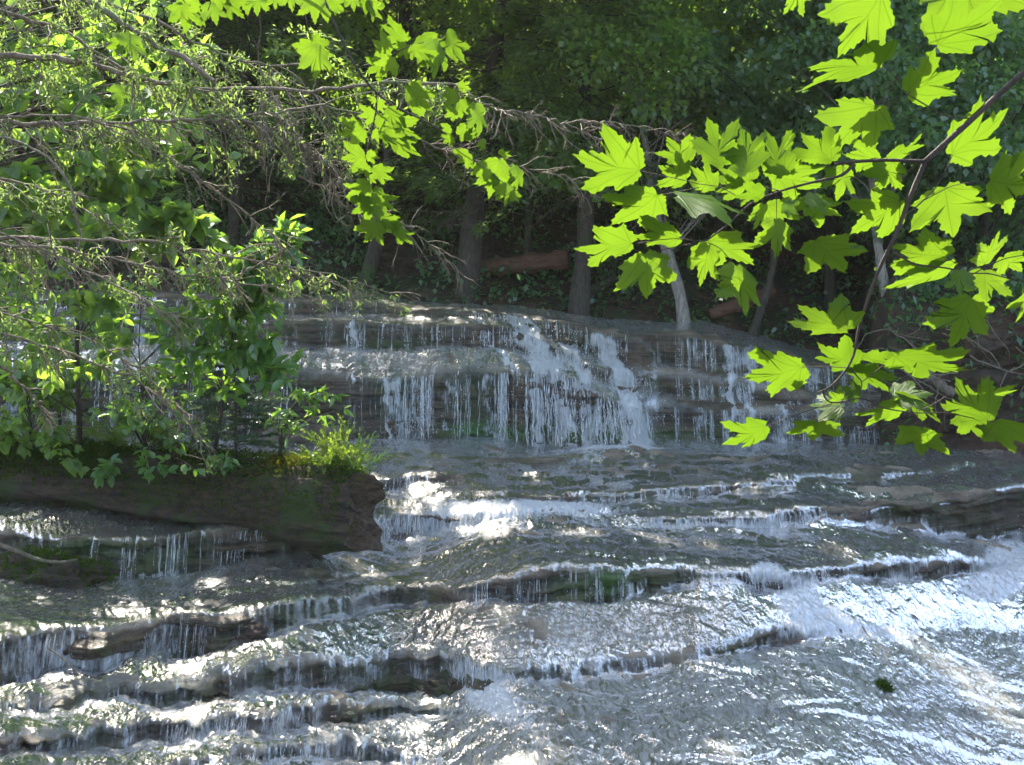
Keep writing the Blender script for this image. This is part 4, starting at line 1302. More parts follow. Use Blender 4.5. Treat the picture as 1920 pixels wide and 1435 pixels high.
RL = [  # stalk end, tip, side lobes (or None), width, depth offset, green tone, lowered for leaves in shadow
    ((1650, -12), (1592, 104), (1535, 20), (1682, 88), 1, .00, .5), ((1759, 85), (1869, 15), (1725, 30), (1864, 90), 1, -.04, .15), ((1800, -45), (1864, 76), (1722, 8), (1880, -10), 1, .04, .7),
    ((1505, -30), (1478, 24), None, None, .9, .03, .6), ((1653, 118), (1523, 131), (1546, 166), (1626, 103), 1, .02, .35), ((1703, 173), (1800, 141), (1680, 122), (1763, 190), 1, .0, .2),
    ((1641, 198), (1573, 279), (1522, 215), (1662, 276), 1, -.02, .45), ((1786, 291), (1884, 217), (1789, 212), (1886, 293), 1, .03, .4),
    ((1648, 298), (1572, 298), (1602, 262), (1640, 318), 1, .04, .4), ((1664, 295), (1731, 279), (1690, 300), (1688, 272), 1, .05, .3), ((1560, 302), (1491, 256), (1499, 300), (1545, 262), 1, .03, .45),
    ((1676, 304), (1655, 362), (1622, 312), (1716, 340), 1, .03, .5), ((1687, 376), (1609, 445), (1592, 376), (1698, 446), 1, .02, .6), ((1771, 352), (1804, 449), (1716, 421), (1856, 388), 1, .03, .7),
    ((1857, 340), (1962, 356), (1899, 414), (1888, 294), 1, .0, .85), ((1775, 483), (1676, 468), (1731, 441), (1715, 505), 1, .02, .75), ((1787, 497), (1669, 558), (1690, 508), (1776, 545), 1, .05, .7),
    ((1846, 494), (1871, 434), (1818, 482), (1902, 462), 1, .03, .9), ((1846, 508), (1858, 572), (1815, 527), (1900, 540), 1, .04, .85), ((1882, 482), (1925, 514), (1870, 516), (1915, 480), 1, .05, .85),
    ((1821, 558), (1808, 661), (1734, 619), (1891, 640), 1, .0, .7), ((1940, 535), (1921, 610), (1888, 580), (1965, 590), 1, .02, .8), ((1801, 508), (1792, 556), None, None, .5, -.03, .0),
    ((1531, 450), (1597, 519), (1526, 507), (1622, 466), 1, .0, .75), ((1456, 412), (1467, 488), (1422, 438), (1514, 452), 1, .0, .75), ((1514, 387), (1589, 410), (1560, 380), (1545, 422), 1, .03, .65),
    ((1438, 387), (1514, 419), (1462, 420), (1500, 378), 1, .04, .6), ((1581, 312), (1583, 379), (1545, 340), (1628, 346), 1, .03, .6), ((1456, 331), (1552, 357), (1500, 378), (1530, 318), 1, .06, .55),
    ((1470, 326), (1421, 251), (1455, 272), (1412, 300), 1, .02, .4), ((1440, 330), (1478, 276), (1442, 272), (1500, 298), 1, .05, .5), ((1470, 380), (1498, 402), None, None, .9, -.03, .05), ((1510, 372), (1560, 380), None, None, .6, -.03, .05), ((1432, 384), (1421, 434), (1398, 396), (1445, 402), 1, .02, .6),
    ((1200, 321), (1071, 307), (1139, 259), (1109, 364), 1, -.03, .4), ((1232, 366), (1150, 430), (1126, 370), (1232, 428), 1, -.02, .5), ((1272, 445), (1178, 450), (1222, 414), (1246, 466), 1, .0, .5),
    ((1184, 458), (1077, 476), (1116, 444), (1114, 514), 1, .02, .55), ((1211, 477), (1224, 566), (1131, 540), (1255, 521), 1, -.02, .6), ((1327, 461), (1323, 541), (1275, 484), (1356, 510), 1, .0, .7),
    ((1330, 450), (1420, 505), (1345, 484), (1422, 440), 1, .03, .65), ((1380, 500), (1417, 600), (1345, 552), (1463, 574), 1, -.02, .75), ((1272, 366), (1402, 390), (1330, 352), (1322, 414), 1, -.05, .0),
    ((1287, 336), (1231, 317), (1262, 300), (1233, 358), 1, .04, .55), ((1285, 304), (1244, 262), (1292, 268), (1231, 296), 1, .04, .45), ((1359, 308), (1314, 229), (1295, 280), (1368, 252), 1, -.02, .3),
    ((1404, 322), (1380, 241), (1352, 296), (1424, 272), 1, -.04, .15), ((1340, 352), (1287, 318), (1300, 352), (1322, 312), 1, .05, .6), ((1408, 338), (1346, 318), (1352, 342), (1400, 312), 1, .05, .65), ((1432, 362), (1378, 372), None, None, .5, -.02, .1), ((1395, 350), (1344, 362), None, None, .6, .06, .55),
    ((1589, 619), (1496, 577), (1493, 625), (1574, 567), 1, -.01, .6), ((1601, 688), (1520, 647), (1555, 700), (1586, 646), 1, .04, .15), ((1503, 690), (1398, 724), (1400, 662), (1474, 761), 1, .0, .25), ((1510, 712), (1428, 704), None, None, .6, .05, .8),  # the last, small and bright, is added for a sunlit patch between leaves
    ((1678, 670), (1804, 705), (1776, 655), (1742, 725), 1, -.02, .3), ((1610, 664), (1676, 692), (1650, 664), (1636, 690), 1, .03, .3), ((1600, 688), (1674, 745), (1624, 726), (1658, 692), 1, .03, .1), ((1675, 742), (1742, 732), None, None, .6, .03, .0),
    ((1708, 742), (1737, 798), (1694, 748), (1767, 778), 1, .02, .45), ((1850, 789), (1766, 710), (1793, 790), (1830, 718), 1, -.01, .35), ((1820, 756), (1898, 735), (1866, 768), (1858, 728), 1, .03, .8), ((1866, 791), (1911, 863), (1853, 814), (1925, 800), 1, .0, .5),
    ((1808, 779), (1860, 836), (1800, 806), (1850, 780), 1, .03, .4), ((1728, 803), (1751, 872), (1684, 842), (1804, 868), 1, -.02, .35), ((1690, 753), (1635, 814), (1610, 770), (1702, 792), 1, .03, .35), ((1579, 765), (1518, 757), (1545, 790), (1560, 742), 1, .05, .05),
    ((1533, 791), (1537, 842), (1473, 823), (1578, 825), 1, -.01, .35), ((1437, 800), (1354, 840), (1356, 789), (1420, 855), 1, .0, .15), ((1577, 750), (1550, 736), None, None, .9, .04, .5), ((1612, 744), (1580, 722), None, None, .9, .04, .05),
]
for i, (b, t, l1, l2, w, dd, sh) in enumerate(RL):
    maple_leaf(b, t, l1, l2, DR*(1+dd), w, seed=i, parent=mt, origin=org, dark=sh)

# ---- the smaller drooping branch, left of centre
DM = 4.6
org = np.array([-2.7, 3.1, 1.25])
mt2 = thing('maple_tree', 'maple at the upper left with a slender branch of small drooping sunlit leaves', 'maple tree', org)
tb = Tubes()
tb.add(resample(np.array([(0, 0, -0.6), (0, 0, 0), (0.05, 0.1, 1.2), (0.1, 0.2, 2.4), (0.1, 0.3, 4.2)]), 20), np.linspace(0.075, 0.03, 20), 9, shade=0.5)
tb.build('trunk', M['bark'], mt2)
tw = Tubes()


def rm(pts, r0, r1, pre=None):
    w = np.array([P(x, y, DM) for x, y in pts])-org
    if pre is not None:
        w = np.concatenate([pre, w])
    m = max(6, len(w)*4)
    tw.add(resample(w, m), np.linspace(r0, r1, m), 6, shade=0.4)


TRK = np.array([(0.1, 0.25, 3.0)])
rm([(480, -160), (580, -60), (610, 0), (622, 35), (640, 75), (660, 115), (680, 150), (705, 180), (740, 205), (770, 217), (815, 228), (845, 258), (875, 288), (893, 310), (940, 340), (972, 362)], 0.014, 0.0016, TRK)
rm([(705, 180), (707, 200), (700, 235), (690, 272), (686, 300), (692, 340), (700, 380), (706, 418)], 0.004, 0.0014)
rm([(683, 123), (720, 115), (745, 98), (768, 86), (800, 78), (832, 70)], 0.003, 0.0013)
rm([(815, 228), (840, 213), (855, 200), (858, 180)], 0.003, 0.0013)
rm([(480, -160), (420, -60), (400, -10), (390, 20)], 0.006, 0.002)
rm([(480, -160), (300, -80), (230, 10), (235, 70)], 0.006, 0.002)
rm([(580, -60), (570, 20), (585, 85)], 0.004, 0.0016)
rm([(580, -60), (660, -40), (690, 0), (700, 20)], 0.004, 0.0016)
rm([(300, -80), (330, -20), (350, 10)], 0.004, 0.0016)
tw.build('branch', M['twig'], mt2)
ML = [((757, 72), (704, 55), .6), ((733, 98), (690, 80), .9), ((720, 121), (680, 142), .9), ((735, 108), (716, 150), .8), ((762, 84), (741, 114), .9), ((772, 86), (786, 118), .8), ((790, 68), (814, 126), .9), ((815, 76), (829, 158), .5), ((838, 62), (866, 134), .4), ((785, 92), (814, 138), .5), ((757, 74), (770, 60), .9),
      ((765, 162), (808, 226), .6), ((858, 184), (822, 184), .8), ((860, 192), (883, 224), .8), ((860, 158), (885, 174), .6), ((893, 195), (912, 266), .5), ((855, 208), (828, 224), .9), ((795, 212), (770, 196), .8), ((848, 256), (828, 274), .9), ((862, 236), (886, 270), .8), ((880, 288), (851, 312), 1.), ((908, 262), (902, 290), .5), ((845, 240), (822, 250), .8), ((872, 258), (905, 246), .5),
      ((935, 300), (927, 390), .7), ((950, 344), (957, 397), .6), ((968, 312), (979, 374), .5), ((935, 286), (962, 300), .4), ((905, 312), (880, 335), .9), ((915, 318), (905, 350), .8), ((930, 330), (908, 362), .8), ((945, 352), (926, 372), .8), ((960, 360), (972, 386), .7),
      ((705, 188), (688, 190), .8), ((706, 195), (730, 205), .8), ((682, 242), (630, 262), .9), ((704, 215), (668, 225), .8), ((704, 225), (735, 240), .8), ((725, 205), (752, 245), .7), ((730, 220), (783, 276), .5), ((735, 250), (787, 312), .5), ((712, 246), (737, 285), .5), ((720, 245), (762, 290), .5), ((698, 250), (722, 262), .8), ((745, 210), (764, 255), .4),
      ((684, 295), (635, 304), 1.), ((688, 290), (716, 302), .8), ((690, 310), (668, 335), .8), ((700, 316), (740, 350), .6), ((692, 345), (641, 386), .5), ((692, 352), (678, 380), .8), ((698, 378), (652, 412), .8), ((700, 358), (740, 414), .5), ((704, 392), (738, 452), .5), ((706, 418), (680, 470), .9), ((712, 405), (752, 452), .5), ((735, 424), (772, 474), .5), ((700, 366), (716, 398), .8), ((692, 330), (705, 350), .8),
      ((345, 5), (352, 68), .8), ((340, 15), (370, 50), .7), ((362, -5), (348, 32), .8), ((395, 5), (412, 50), .8), ((420, -10), (450, 45), .7), ((455, -15), (470, 32), .8), ((480, -10), (486, 35), .8), ((400, -20), (432, 20), .8), ((235, 62), (262, 118), .5), ((225, 75), (212, 115), .5), ((218, 160), (236, 200), .5), ((585, 82), (556, 120), .9), ((590, 84), (600, 160), .7), ((580, 75), (622, 118), .6), ((570, 90), (595, 125), .8),
      ((600, -8), (622, 45), .9), ((588, -8), (596, 50), .8), ((620, 0), (645, 25), .8), ((660, -10), (668, 25), .8), ((690, 2), (712, 45), .6), ((680, -5), (700, 30), .7), ((700, 10), (715, 20), .8), ((512, -10), (520, 20), .8), ((540, -20), (556, 25), .7)]
for i, (b, t, w) in enumerate(ML):
    t = (b[0]+(t[0]-b[0])*0.86, b[1]+(t[1]-b[1])*0.86)
    w *= 0.92
    maple_leaf(b, t, None, None, DM*(1+rng.uniform(-.05, .05)), w, seed=200+i, parent=mt2, origin=org, dark=rng.uniform(0.25, 0.9), rings=3, sag=0.25)

# ================================================================== the old hemlock at the left with dead drooping branches
org = np.array([-3.9, 6.2, 0.6])
ht = thing('hemlock_tree', 'old hemlock at the left edge with long bare drooping branches', 'hemlock tree', org)
tb = Tubes()
tb.add(resample(np.array([(0, 0, -0.6), (0, 0, 0), (0.05, 0.1, 2.2), (-0.05, 0.1, 5), (0, 0.1, 9)]), 26), np.linspace(0.24, 0.06, 26), 12, shade=0.5)
tb.build('trunk', M['bark'], ht)
nd_pos, nd_ax = [], []
HB = [  # photo points, depth from..to, radius px from..to, twig count, twig length px, needles
    ([(0, 102), (164, 113), (310, 164), (365, 171), (437, 164), (600, 175), (690, 153), (850, 158)], 6.2, 6.0, 10, 3, 60, 75, .7),
    ([(120, -30), (164, 0), (219, 36), (292, 87), (383, 128), (401, 153)], 6.1, 6.1, 9, 6, 34, 90, .9),
    ([(180, -5), (230, 18), (328, 51), (383, 91), (470, 130), (560, 120)], 6.4, 6.3, 7, 2, 34, 85, .9),
    ([(0, 230), (73, 230), (164, 235), (273, 226), (401, 226), (485, 218), (600, 190), (680, 215)], 6.1, 5.9, 7, 2, 60, 95, .6),
    ([(160, 215), (233, 233), (328, 306), (401, 354), (456, 397), (521, 448), (560, 500)], 5.8, 6.2, 5, 1.2, 44, 85, .0),
    ([(0, 448), (146, 448), (343, 456), (401, 478), (547, 500), (640, 515), (730, 550)], 5.9, 6.2, 8, 1.2, 48, 85, .3),
    ([(440, 225), (488, 233), (547, 255), (612, 299), (650, 350)], 5.9, 6.0, 4, 1, 46, 85, .0),
    ([(0, 459), (128, 467), (255, 496), (346, 514), (396, 525), (515, 535), (590, 560)], 5.8, 6.1, 7, 1.2, 40, 90, .2),
    ([(0, 430), (40, 450), (150, 501), (237, 549), (313, 579), (360, 620)], 5.5, 5.7, 5, 1.2, 26, 90, .0),
    ([(0, 620), (119, 660), (253, 703), (301, 743), (356, 767), (396, 858)], 5.5, 6.2, 6, 1.5, 36, 70, .1),
    ([(0, 585), (80, 605), (190, 640), (250, 682), (290, 720)], 5.4, 5.9, 5, 1.5, 36, 70, .2),
    ([(0, 687), (44, 723), (79, 767), (95, 800)], 5.4, 5.6, 4, 1, 8, 40, .0),
    ([(78, 259), (124, 321), (149, 365), (151, 437)], 5.7, 5.7, 4, 3, 4, 40, .0),
    ([(850, 158), (930, 208), (1000, 215), (1060, 232), (1120, 258), (1180, 300)], 6.0, 6.6, 3.0, 1.0, 34, 55, .0),
    ([(1060, 232), (1130, 226), (1200, 240), (1300, 255)], 6.4, 6.8, 2.2, .9, 22, 45, .0),
    ([(690, 215), (800, 270), (880, 300), (970, 312), (1050, 328), (1110, 346)], 5.9, 6.6, 2.4, .9, 28, 55, .0),
    ([(560, 330), (640, 370), (740, 412), (804, 456), (870, 518)], 6.2, 6.6, 2.4, .9, 26, 65, .0),
    ([(0, 20), (90, 40), (170, 90), (260, 150), (330, 170)], 6.6, 6.5, 8, 3, 26, 90, 1.),
    ([(0, 330), (60, 345), (130, 370), (220, 430)], 6.4, 6.5, 6, 2, 20, 90, .6),
]
for pts, Da, Db, ra, rb, ntw, tl, nee in HB:
    K = len(pts)
    w = np.array([P(x, y, Da+(Db-Da)*i/(K-1)) for i, (x, y) in enumerate(pts)])-org
    tb = Tubes()
    if pts[0][0] <= 200 and pts[0][1] < 640:
        a = np.array([[0.0, 0.1, w[0, 2]+rng.uniform(0.0, 0.25)]])
        w = np.concatenate([a, w])
    m = len(w)*6
    q = resample(w, m)
    q[1:-1] += rng.normal(size=(m-2, 3))*0.006
    px = Da/F
    rr = np.linspace(ra, rb, m)*px*0.8
    tb.add(q, rr*(1+0.12*rng.normal(size=m)), 7)
    s0 = 0.1 if pts[0][0] > 100 else 0.3
    for _ in range(int(ntw*1.6)):
        k = int(m*(s0+(0.99-s0)*rng.random()))
        k = min(k, m-1)
        d = np.array([rng.uniform(0.1, 0.9), rng.normal()*0.5, rng.uniform(-1.1, -0.15)])
        if rng.random() < 0.22:
            d[2] = rng.uniform(0, 0.5)
        L = tl*px*rng.uniform(0.4, 1.5)
        b = wander(q[k], d, L, 8, 0.14, -0.06)
        r0 = min(0.0042, 0.8*rr[k]+0.001)*rng.uniform(0.7, 1.1)
        tb.add(b, r0*np.linspace(1, 0.35, 9), 4)
        for _ in range(int(rng.integers(2, 6))):
            kk = int(rng.integers(1, 8))
            c = wander(b[kk], unit(b[kk]-b[kk-1])+rng.normal(size=3)*0.6+np.array([0, 0, -0.3]), L*rng.uniform(0.15, 0.45), 4, 0.2, -0.05)
            tb.add(c, r0*0.5*np.linspace(1, 0.5, 5), 3)
            if rng.random() < nee*0.5:
                z = np.repeat(c[1:], 7, 0)
                nd_pos.append(z+rng.normal(size=z.shape)*0.02)
                nd_ax.append(np.repeat(np.diff(c, axis=0), 7, 0)*14+rng.normal(size=z.shape)*0.6)
    tb.build('branch', M['dead'], ht)
# green sprays of the hemlock itself, upper left
for _ in range(64):
    if rng.random() < 0.6:
        x, y = rng.uniform(-60, 330), rng.uniform(-40, 330)
    else:
        x, y = rng.uniform(300, 640), rng.uniform(40, 230)
    if x*0.9+y > 560 and x < 330:
        continue
    c = P(x, y, rng.uniform(6.6, 9.2))-org
    d = unit(np.array([rng.uniform(0.2, 1), rng.normal()*0.6, rng.uniform(-0.8, 0.1)]))
    k = 80
    s = rng.uniform(0, 0.34, k)
    sd = unit(np.cross(d, [0, 0.3, 1]))
    la = rng.normal(size=k)*0.05
    nd_pos.append(c+d*s[:, None]+sd*la[:, None]+np.array([0, 0, -0.8])*(s**2)[:, None])
    nd_ax.append(d+sd*np.sign(la)[:, None]*0.9+rng.normal(size=(k, 3))*0.25)
p, a = np.concatenate(nd_pos), np.concatenate(nd_ax)
kp = ~shades_lit(p+org)
p, a = p[kp], a[kp]
v, f, r = leaf_cards(p, a, np.array([0, -0.3, 1.0])+rng.normal(size=p.shape)*0.4, 0.032*rng.uniform(0.6, 1.4, len(p)), 0.008*rng.uniform(0.7, 1.3, len(p)))
mesh('needles', v, f, M['hemlock'], ht, attrs={'rnd': r}, smooth=False)

# ================================================================== the rotting log and what grows on it
lp = [P(-330, 880, 11.9), P(0, 898, 11.5), P(200, 905, 11.2), P(400, 925, 10.9), P(560, 945, 10.6), P(690, 962, 10.35)]
org = np.array(lp[0])
lg = thing('rotten_log', 'big rotting mossy log jutting over the stream from the left', 'log', org)
q = resample(np.array(lp), 130)
s = np.linspace(0, 1, 130)
t_ = unit(np.gradient(q, axis=0))
b_ = unit(np.cross(t_, [0, 0, 1.0]))
c_ = np.cross(b_, t_)
SD = 56
an = np.linspace(0, 2*math.pi, SD, endpoint=False)
R0 = np.interp(s, [0, .3, .55, .75, .9, 1.0], [0.27, 0.25, 0.27, 0.34, 0.37, 0.31])
nn = fbm(np.cos(an)[None]*1.6+0*s[:, None], np.sin(an)[None]*1.6, s[:, None]*7, 5)
gro = fbm(np.cos(an)[None]*5+0*s[:, None], np.sin(an)[None]*5, s[:, None]*3, 4)
R2 = R0[:, None]*(1+0.19*nn+0.12*gro+0.05*np.abs(fbm(np.cos(an)[None]*9+0*s[:, None], np.sin(an)[None]*9, s[:, None]*4, 3)))
ends = 0.15*fbm(np.cos(an)*1.3, np.sin(an)*1.3, 5.5, 2) + 0.04*np.sin(an*3+1)
V = q[:, None]+R2[..., None]*(np.cos(an)[None, :, None]*b_[:, None]+np.sin(an)[None, :, None]*c_[:, None])
V = V + t_[:, None]*(sstep(0.93, 1.0, s)[:, None]*ends[None])[..., None]
vs, fs = [V.reshape(-1, 3)-org], []
idx = np.arange(130*SD).reshape(130, SD)
jdx = np.roll(idx, -1, 1)
fs.append(np.stack([idx[:-1], jdx[:-1], jdx[1:], idx[1:]], -1).reshape(-1, 4))
o = mesh('log_body', np.concatenate(vs), fs, M['log'], lg)
# the broken end: rings going in, ragged and hollowed
er = []
for k, fct in enumerate(np.linspace(1, 0.0, 9)):
    c = q[-1]
    dep = -0.18*(1-fct)**0.7 + 0.10*fbm(np.cos(an)*3*fct, np.sin(an)*3*fct, 9.1, 4)*(1-fct*0.3)*(fct < 1)
    rim = V[-1]-c
    er.append(c + rim*fct*(1+(0.05*rng.normal(size=SD)[:, None] if 0 < k < 8 else 0)) + t_[-1]*dep[:, None])
E = np.array(er)
mesh('broken_end', E.reshape(-1, 3)-org, np.concatenate([np.stack([a_ := np.arange(SD)+k*SD, np.roll(a_, -1), np.roll(a_, -1)+SD, a_+SD], 1) for k in range(8)]), bark_mat('broken_wood', (0.03, 0.019, 0.011), (0.11, 0.07, 0.04), 0.0, scl=(6, 6, 14)), lg)


def on_log(px, up=0.0, side=0.0):
    """a point on top of the log below photo column px"""
    pp = proj(q)[0]
    k = int(np.argmin(np.abs(pp-px)))
    return q[k] + c_[k]*R0[k]*(0.98+up) + b_[k]*side*R0[k]


def moss_patch(name, mat, x0, x1, n, h, spread, parent, L=0.03):
    kk = rng.uniform(x0, x1, n)
    p = np.array([on_log(x, 0, 0)for x in kk])
    th = rng.normal(size=n)*spread
    k = np.array([int(np.argmin(np.abs(proj(q)[0]-x))) for x in kk])
    p = q[k] + (c_[k]*np.cos(th)[:, None] + b_[k]*np.sin(th)[:, None])*(R0[k]*1.04)[:, None]
    p = p + rng.normal(size=p.shape)*0.015 + np.array([0, 0, 1.0])*(rng.random(n)*h)[:, None]
    v, f, r = leaf_cards(p-org, rng.normal(size=p.shape)*0.8+np.array([0, 0, 0.7]), rng.normal(size=p.shape), L, L*0.5)
    return mesh(name, v, f, M[mat], parent, attrs={'rnd': r}, smooth=False)


moss_patch('moss', 'sun_tinted_moss', 505, 575, 1500, 0.03, 0.45, lg, 0.02)
moss_patch('moss', 'moss', 150, 680, 9000, 0.05, 1.15, lg, 0.032)
moss_patch('moss', 'moss', -200, 220, 7000, 0.10, 1.2, lg, 0.045)


def fern(px, n, L, label, up=0.0):
    b = on_log(px, up, rng.uniform(-0.5, 0.3))
    t = thing('fern', label, 'fern', b, 'ferns growing along the top of the rotting log')
    for i in range(n):
        a = rng.uniform(0, 6.28)
        d = np.array([math.cos(a)*0.8, math.sin(a)*0.8, rng.uniform(0.8, 1.8)])
        le = 1.15*L*rng.uniform(0.6, 1.1)
        w = wander((0, 0, -0.03), d, le, 16, 0.03, -0.045)
        tb = Tubes()
        tb.add(w, np.linspace(0.004, 0.001, 17), 4)
        sd = unit(np.cross(np.gradient(w, axis=0), [0, 0, 1.0]))
        u = np.repeat(np.linspace(0.12, 1, 26), 2)
        k = u*16
        p = np.stack([np.interp(k, np.arange(17), w[:, j]) for j in range(3)], 1)
        sdp = np.stack([np.interp(k, np.arange(17), sd[:, j]) for j in range(3)], 1)*np.tile([1, -1], 26)[:, None]
        fw = unit(np.gradient(w, axis=0))[np.clip(k.astype(int), 0, 16)]
        wd = le*0.26*np.sin(math.pi*np.clip(0.22+0.78*u, 0, 1))**0.8+0.008
        v, f, r = leaf_cards(p, sdp+fw*0.35+np.array([0, 0, -0.15]), np.array([0, 0, 1.0])+0.2*rng.normal(size=p.shape), wd, 0.022)
        o = mesh('frond', v, f, M['fern'], t, attrs={'rnd': r}, smooth=False)
        tb.build('stalk', M['fern'], o)
    return t


for px, n, L, lab in [(20, 9, 0.62, 'leftmost tall fern on the log at the left edge'), (120, 8, 0.42, 'low fern on the log left of the thin dark trunk'), (235, 10, 0.60, 'broad fern on the log just right of the thin dark trunk'),
                      (300, 8, 0.45, 'small yellow green fern between the broad fern and the little fir'), (180, 7, 0.4, 'fern tucked in at the foot of the thin dark trunk'), (340, 8, 0.5, 'feathery fern behind the foot of the leafy shrub'), (75, 9, 0.5, 'full fern between the leftmost fern and the thin dark trunk'), (570, 4, 0.20, 'tiny fern frond beside the sun-tinted moss on the log')]:
    fern(px, n, L, lab)

# ---- little fir on the log
b = on_log(440)
t = thing('fir_sapling', 'little dark fir standing on the log', 'fir sapling', b)
tb = Tubes()
H = 1.15
tb.add(np.array([(0, 0, -0.1), (0.01, 0, 0.4), (-0.01, 0, H)]), [0.014, 0.010, 0.003], 6)
pp_, aa_ = [], []
for i in range(64):
    z = 0.1+(H-0.1)*(i/64)
    L = 0.56*(1-z/H)**0.7*rng.uniform(0.7, 1.1)+0.05
    a = rng.uniform(0, 6.28)
    w = wander((0, 0, z), (math.cos(a), math.sin(a), 0.12), L, 6, 0.06, -0.02)
    tb.add(w, np.linspace(0.004, 0.0015, 7), 4)
    for j in range(3):
        sd = unit(np.cross(w[-1]-w[0], [0, 0, 1]))*(1 if j % 2 else -1)
        kk = int(rng.integers(1, 6))
        w2 = wander(w[kk], unit(w[-1]-w[0])+sd*0.9, L*0.4, 4, 0.06)
        tb.add(w2, np.linspace(0.0025, 0.001, 5), 3)
        for ww in (w, w2) if j == 0 else (w2,):
            m = int(170*L)+24
            u = rng.random(m)*(len(ww)-1)
            pp_.append(np.stack([np.interp(u, np.arange(len(ww)), ww[:, k]) for k in range(3)], 1))
            dd = unit(ww[-1]-ww[0])
            aa_.append(dd*0.7+rng.normal(size=(m, 3))*np.array([.8, .8, .45]))
tb.build('trunk', M['bark'], t)
p, a = np.concatenate(pp_), np.concatenate(aa_)
v, f, r = leaf_cards(p, a, rng.normal(size=p.shape), 0.042*rng.uniform(0.7, 1.2, len(p)), 0.010)
mesh('needles', v, f, M['needle'], t, attrs={'rnd': r}, smooth=False)

# ---- cedar sprig and willow shoot on the log's end
b = on_log(632)
t = thing('cedar_sapling', 'bushy yellow green cedar seedling on the broken end of the log', 'cedar sapling', b)
tb = Tubes()
pp_, aa_ = [], []
for i in range(30):
    a = rng.uniform(0, 6.28)
    w = wander((0, 0, -0.03), (0.75*math.cos(a), 0.6*math.sin(a), rng.uniform(0.5, 1.6)), rng.uniform(0.2, 0.46), 8, 0.1, -0.02)
    tb.add(w, np.linspace(0.004, 0.001, 9), 4)
    for j in range(10):
        k = int(rng.integers(2, 9))
        d = unit(w[k]-w[k-1])+rng.normal(size=3)*0.6
        m = 22
        u = rng.random(m)
        L = rng.uniform(0.05, 0.11)
        pp_.append(w[k]+d*u[:, None]*L)
        aa_.append(d+rng.normal(size=(m, 3))*0.7)
tb.build('stem', M['dead'], t)
p, a = np.concatenate(pp_), np.concatenate(aa_)
v, f, r = leaf_cards(p, a, rng.normal(size=p.shape), 0.026*rng.uniform(0.7, 1.3, len(p)), 0.008)
mesh('foliage', v, f, M['fern'], t, attrs={'rnd': r}, smooth=False)
b = on_log(655, 0, -0.2)
t = thing('willow_shoot', 'thin leafy shoot leaning right beside the cedar seedling', 'shoot', b)
tb = Tubes()
pp_, aa_ = [], []
for d in [(0.5, 0, 1), (0.9, -0.1, 0.6), (0.35, 0.1, 1.2)]:
    w = wander((0, 0, -0.03), d, rng.uniform(0.28, 0.38), 8, 0.05, 0.0)
    tb.add(w, np.linspace(0.003, 0.001, 9), 4)
    for k in range(2, 9):
        for sgn in (1, -1):
            pp_.append(w[k])
            aa_.append(unit(w[k]-w[k-1])+np.array([0, sgn*0.4, sgn*0.5])+rng.normal(size=3)*0.25)
tb.build('stem', M['dead'], t)
p, a = np.array(pp_), np.array(aa_)
v, f, r = leaf_cards(p, a, np.array([0, -0.5, 1.0])+rng.normal(size=p.shape)*0.4, 0.085, 0.02, shape='oval')
mesh('foliage', v, f, M['shrub'], t, attrs={'rnd': r}, smooth=False)


# ---- leafy plants rooted on the log: stems reaching to clumps placed where the photo shows leaves
def leafy(name, label, cat, root, trunk, clumps, mat, leaf, asp, bark='bark', r0=0.02, thin=False):
    b = np.asarray(root)
    t = thing(name, label, cat, b)
    tb = Tubes()
    tr = resample(np.asarray(trunk)-b, 30)
    tb.add(tr, np.linspace(r0, r0*0.25, 30), 8, shade=0.5)
    pp_, aa_, nn_ = [], [], []
    for (x, y, D, rx, ry, n) in clumps:
        c = P(x, y, D)-b
        s = D/F
        z = np.argmin(np.abs(tr[:, 2]-(c[2]-0.35)))
        w = resample(np.array([tr[z], (tr[z]*0.4+c*0.6)+np.array([0, 0, 0.06]), c]), 8)
        tb.add(w, np.linspace(r0*0.3, 0.002, 8), 4)
        nt = max(2, int(n*1.7)//9)
        e = c + rng.normal(size=(nt, 3))*np.array([rx*s, rx*s*0.9, ry*s])*0.55
        for k in range(nt):
            a = w[int(rng.integers(4, 8))]
            u = resample(np.array([a, (a+e[k])/2+rng.normal(size=3)*0.03, e[k]]), 6)
            tb.add(u, np.linspace(0.003, 0.0012, 6), 3)
            for j in range(9):
                q_ = u[min(5, 2+j//2)]
                d = unit(u[-1]-u[0])
                pp_.append(q_)
                aa_.append(d*0.5+np.array([0, -0.1, -0.35])+rng.normal(size=3)*0.7)
    tb.build('trunk', M[bark], t)
    p, a = np.array(pp_), np.array(aa_)
    kp = ~shades_lit(p+b, None if thin else STREAM)
    if not thin:
        kp |= rng.random(len(p)) < 0.42
    p, a = p[kp], a[kp]
    v, f, r = leaf_cards(p, a, np.array([0.0, -0.45, 0.9])+rng.normal(size=p.shape)*0.35, leaf*rng.uniform(0.65, 1.25, len(p)), leaf*asp*rng.uniform(0.8, 1.2, len(p)), shape='oval')
    mesh('foliage', v, f, M[mat], t, attrs={'rnd': r}, smooth=False)
    return t


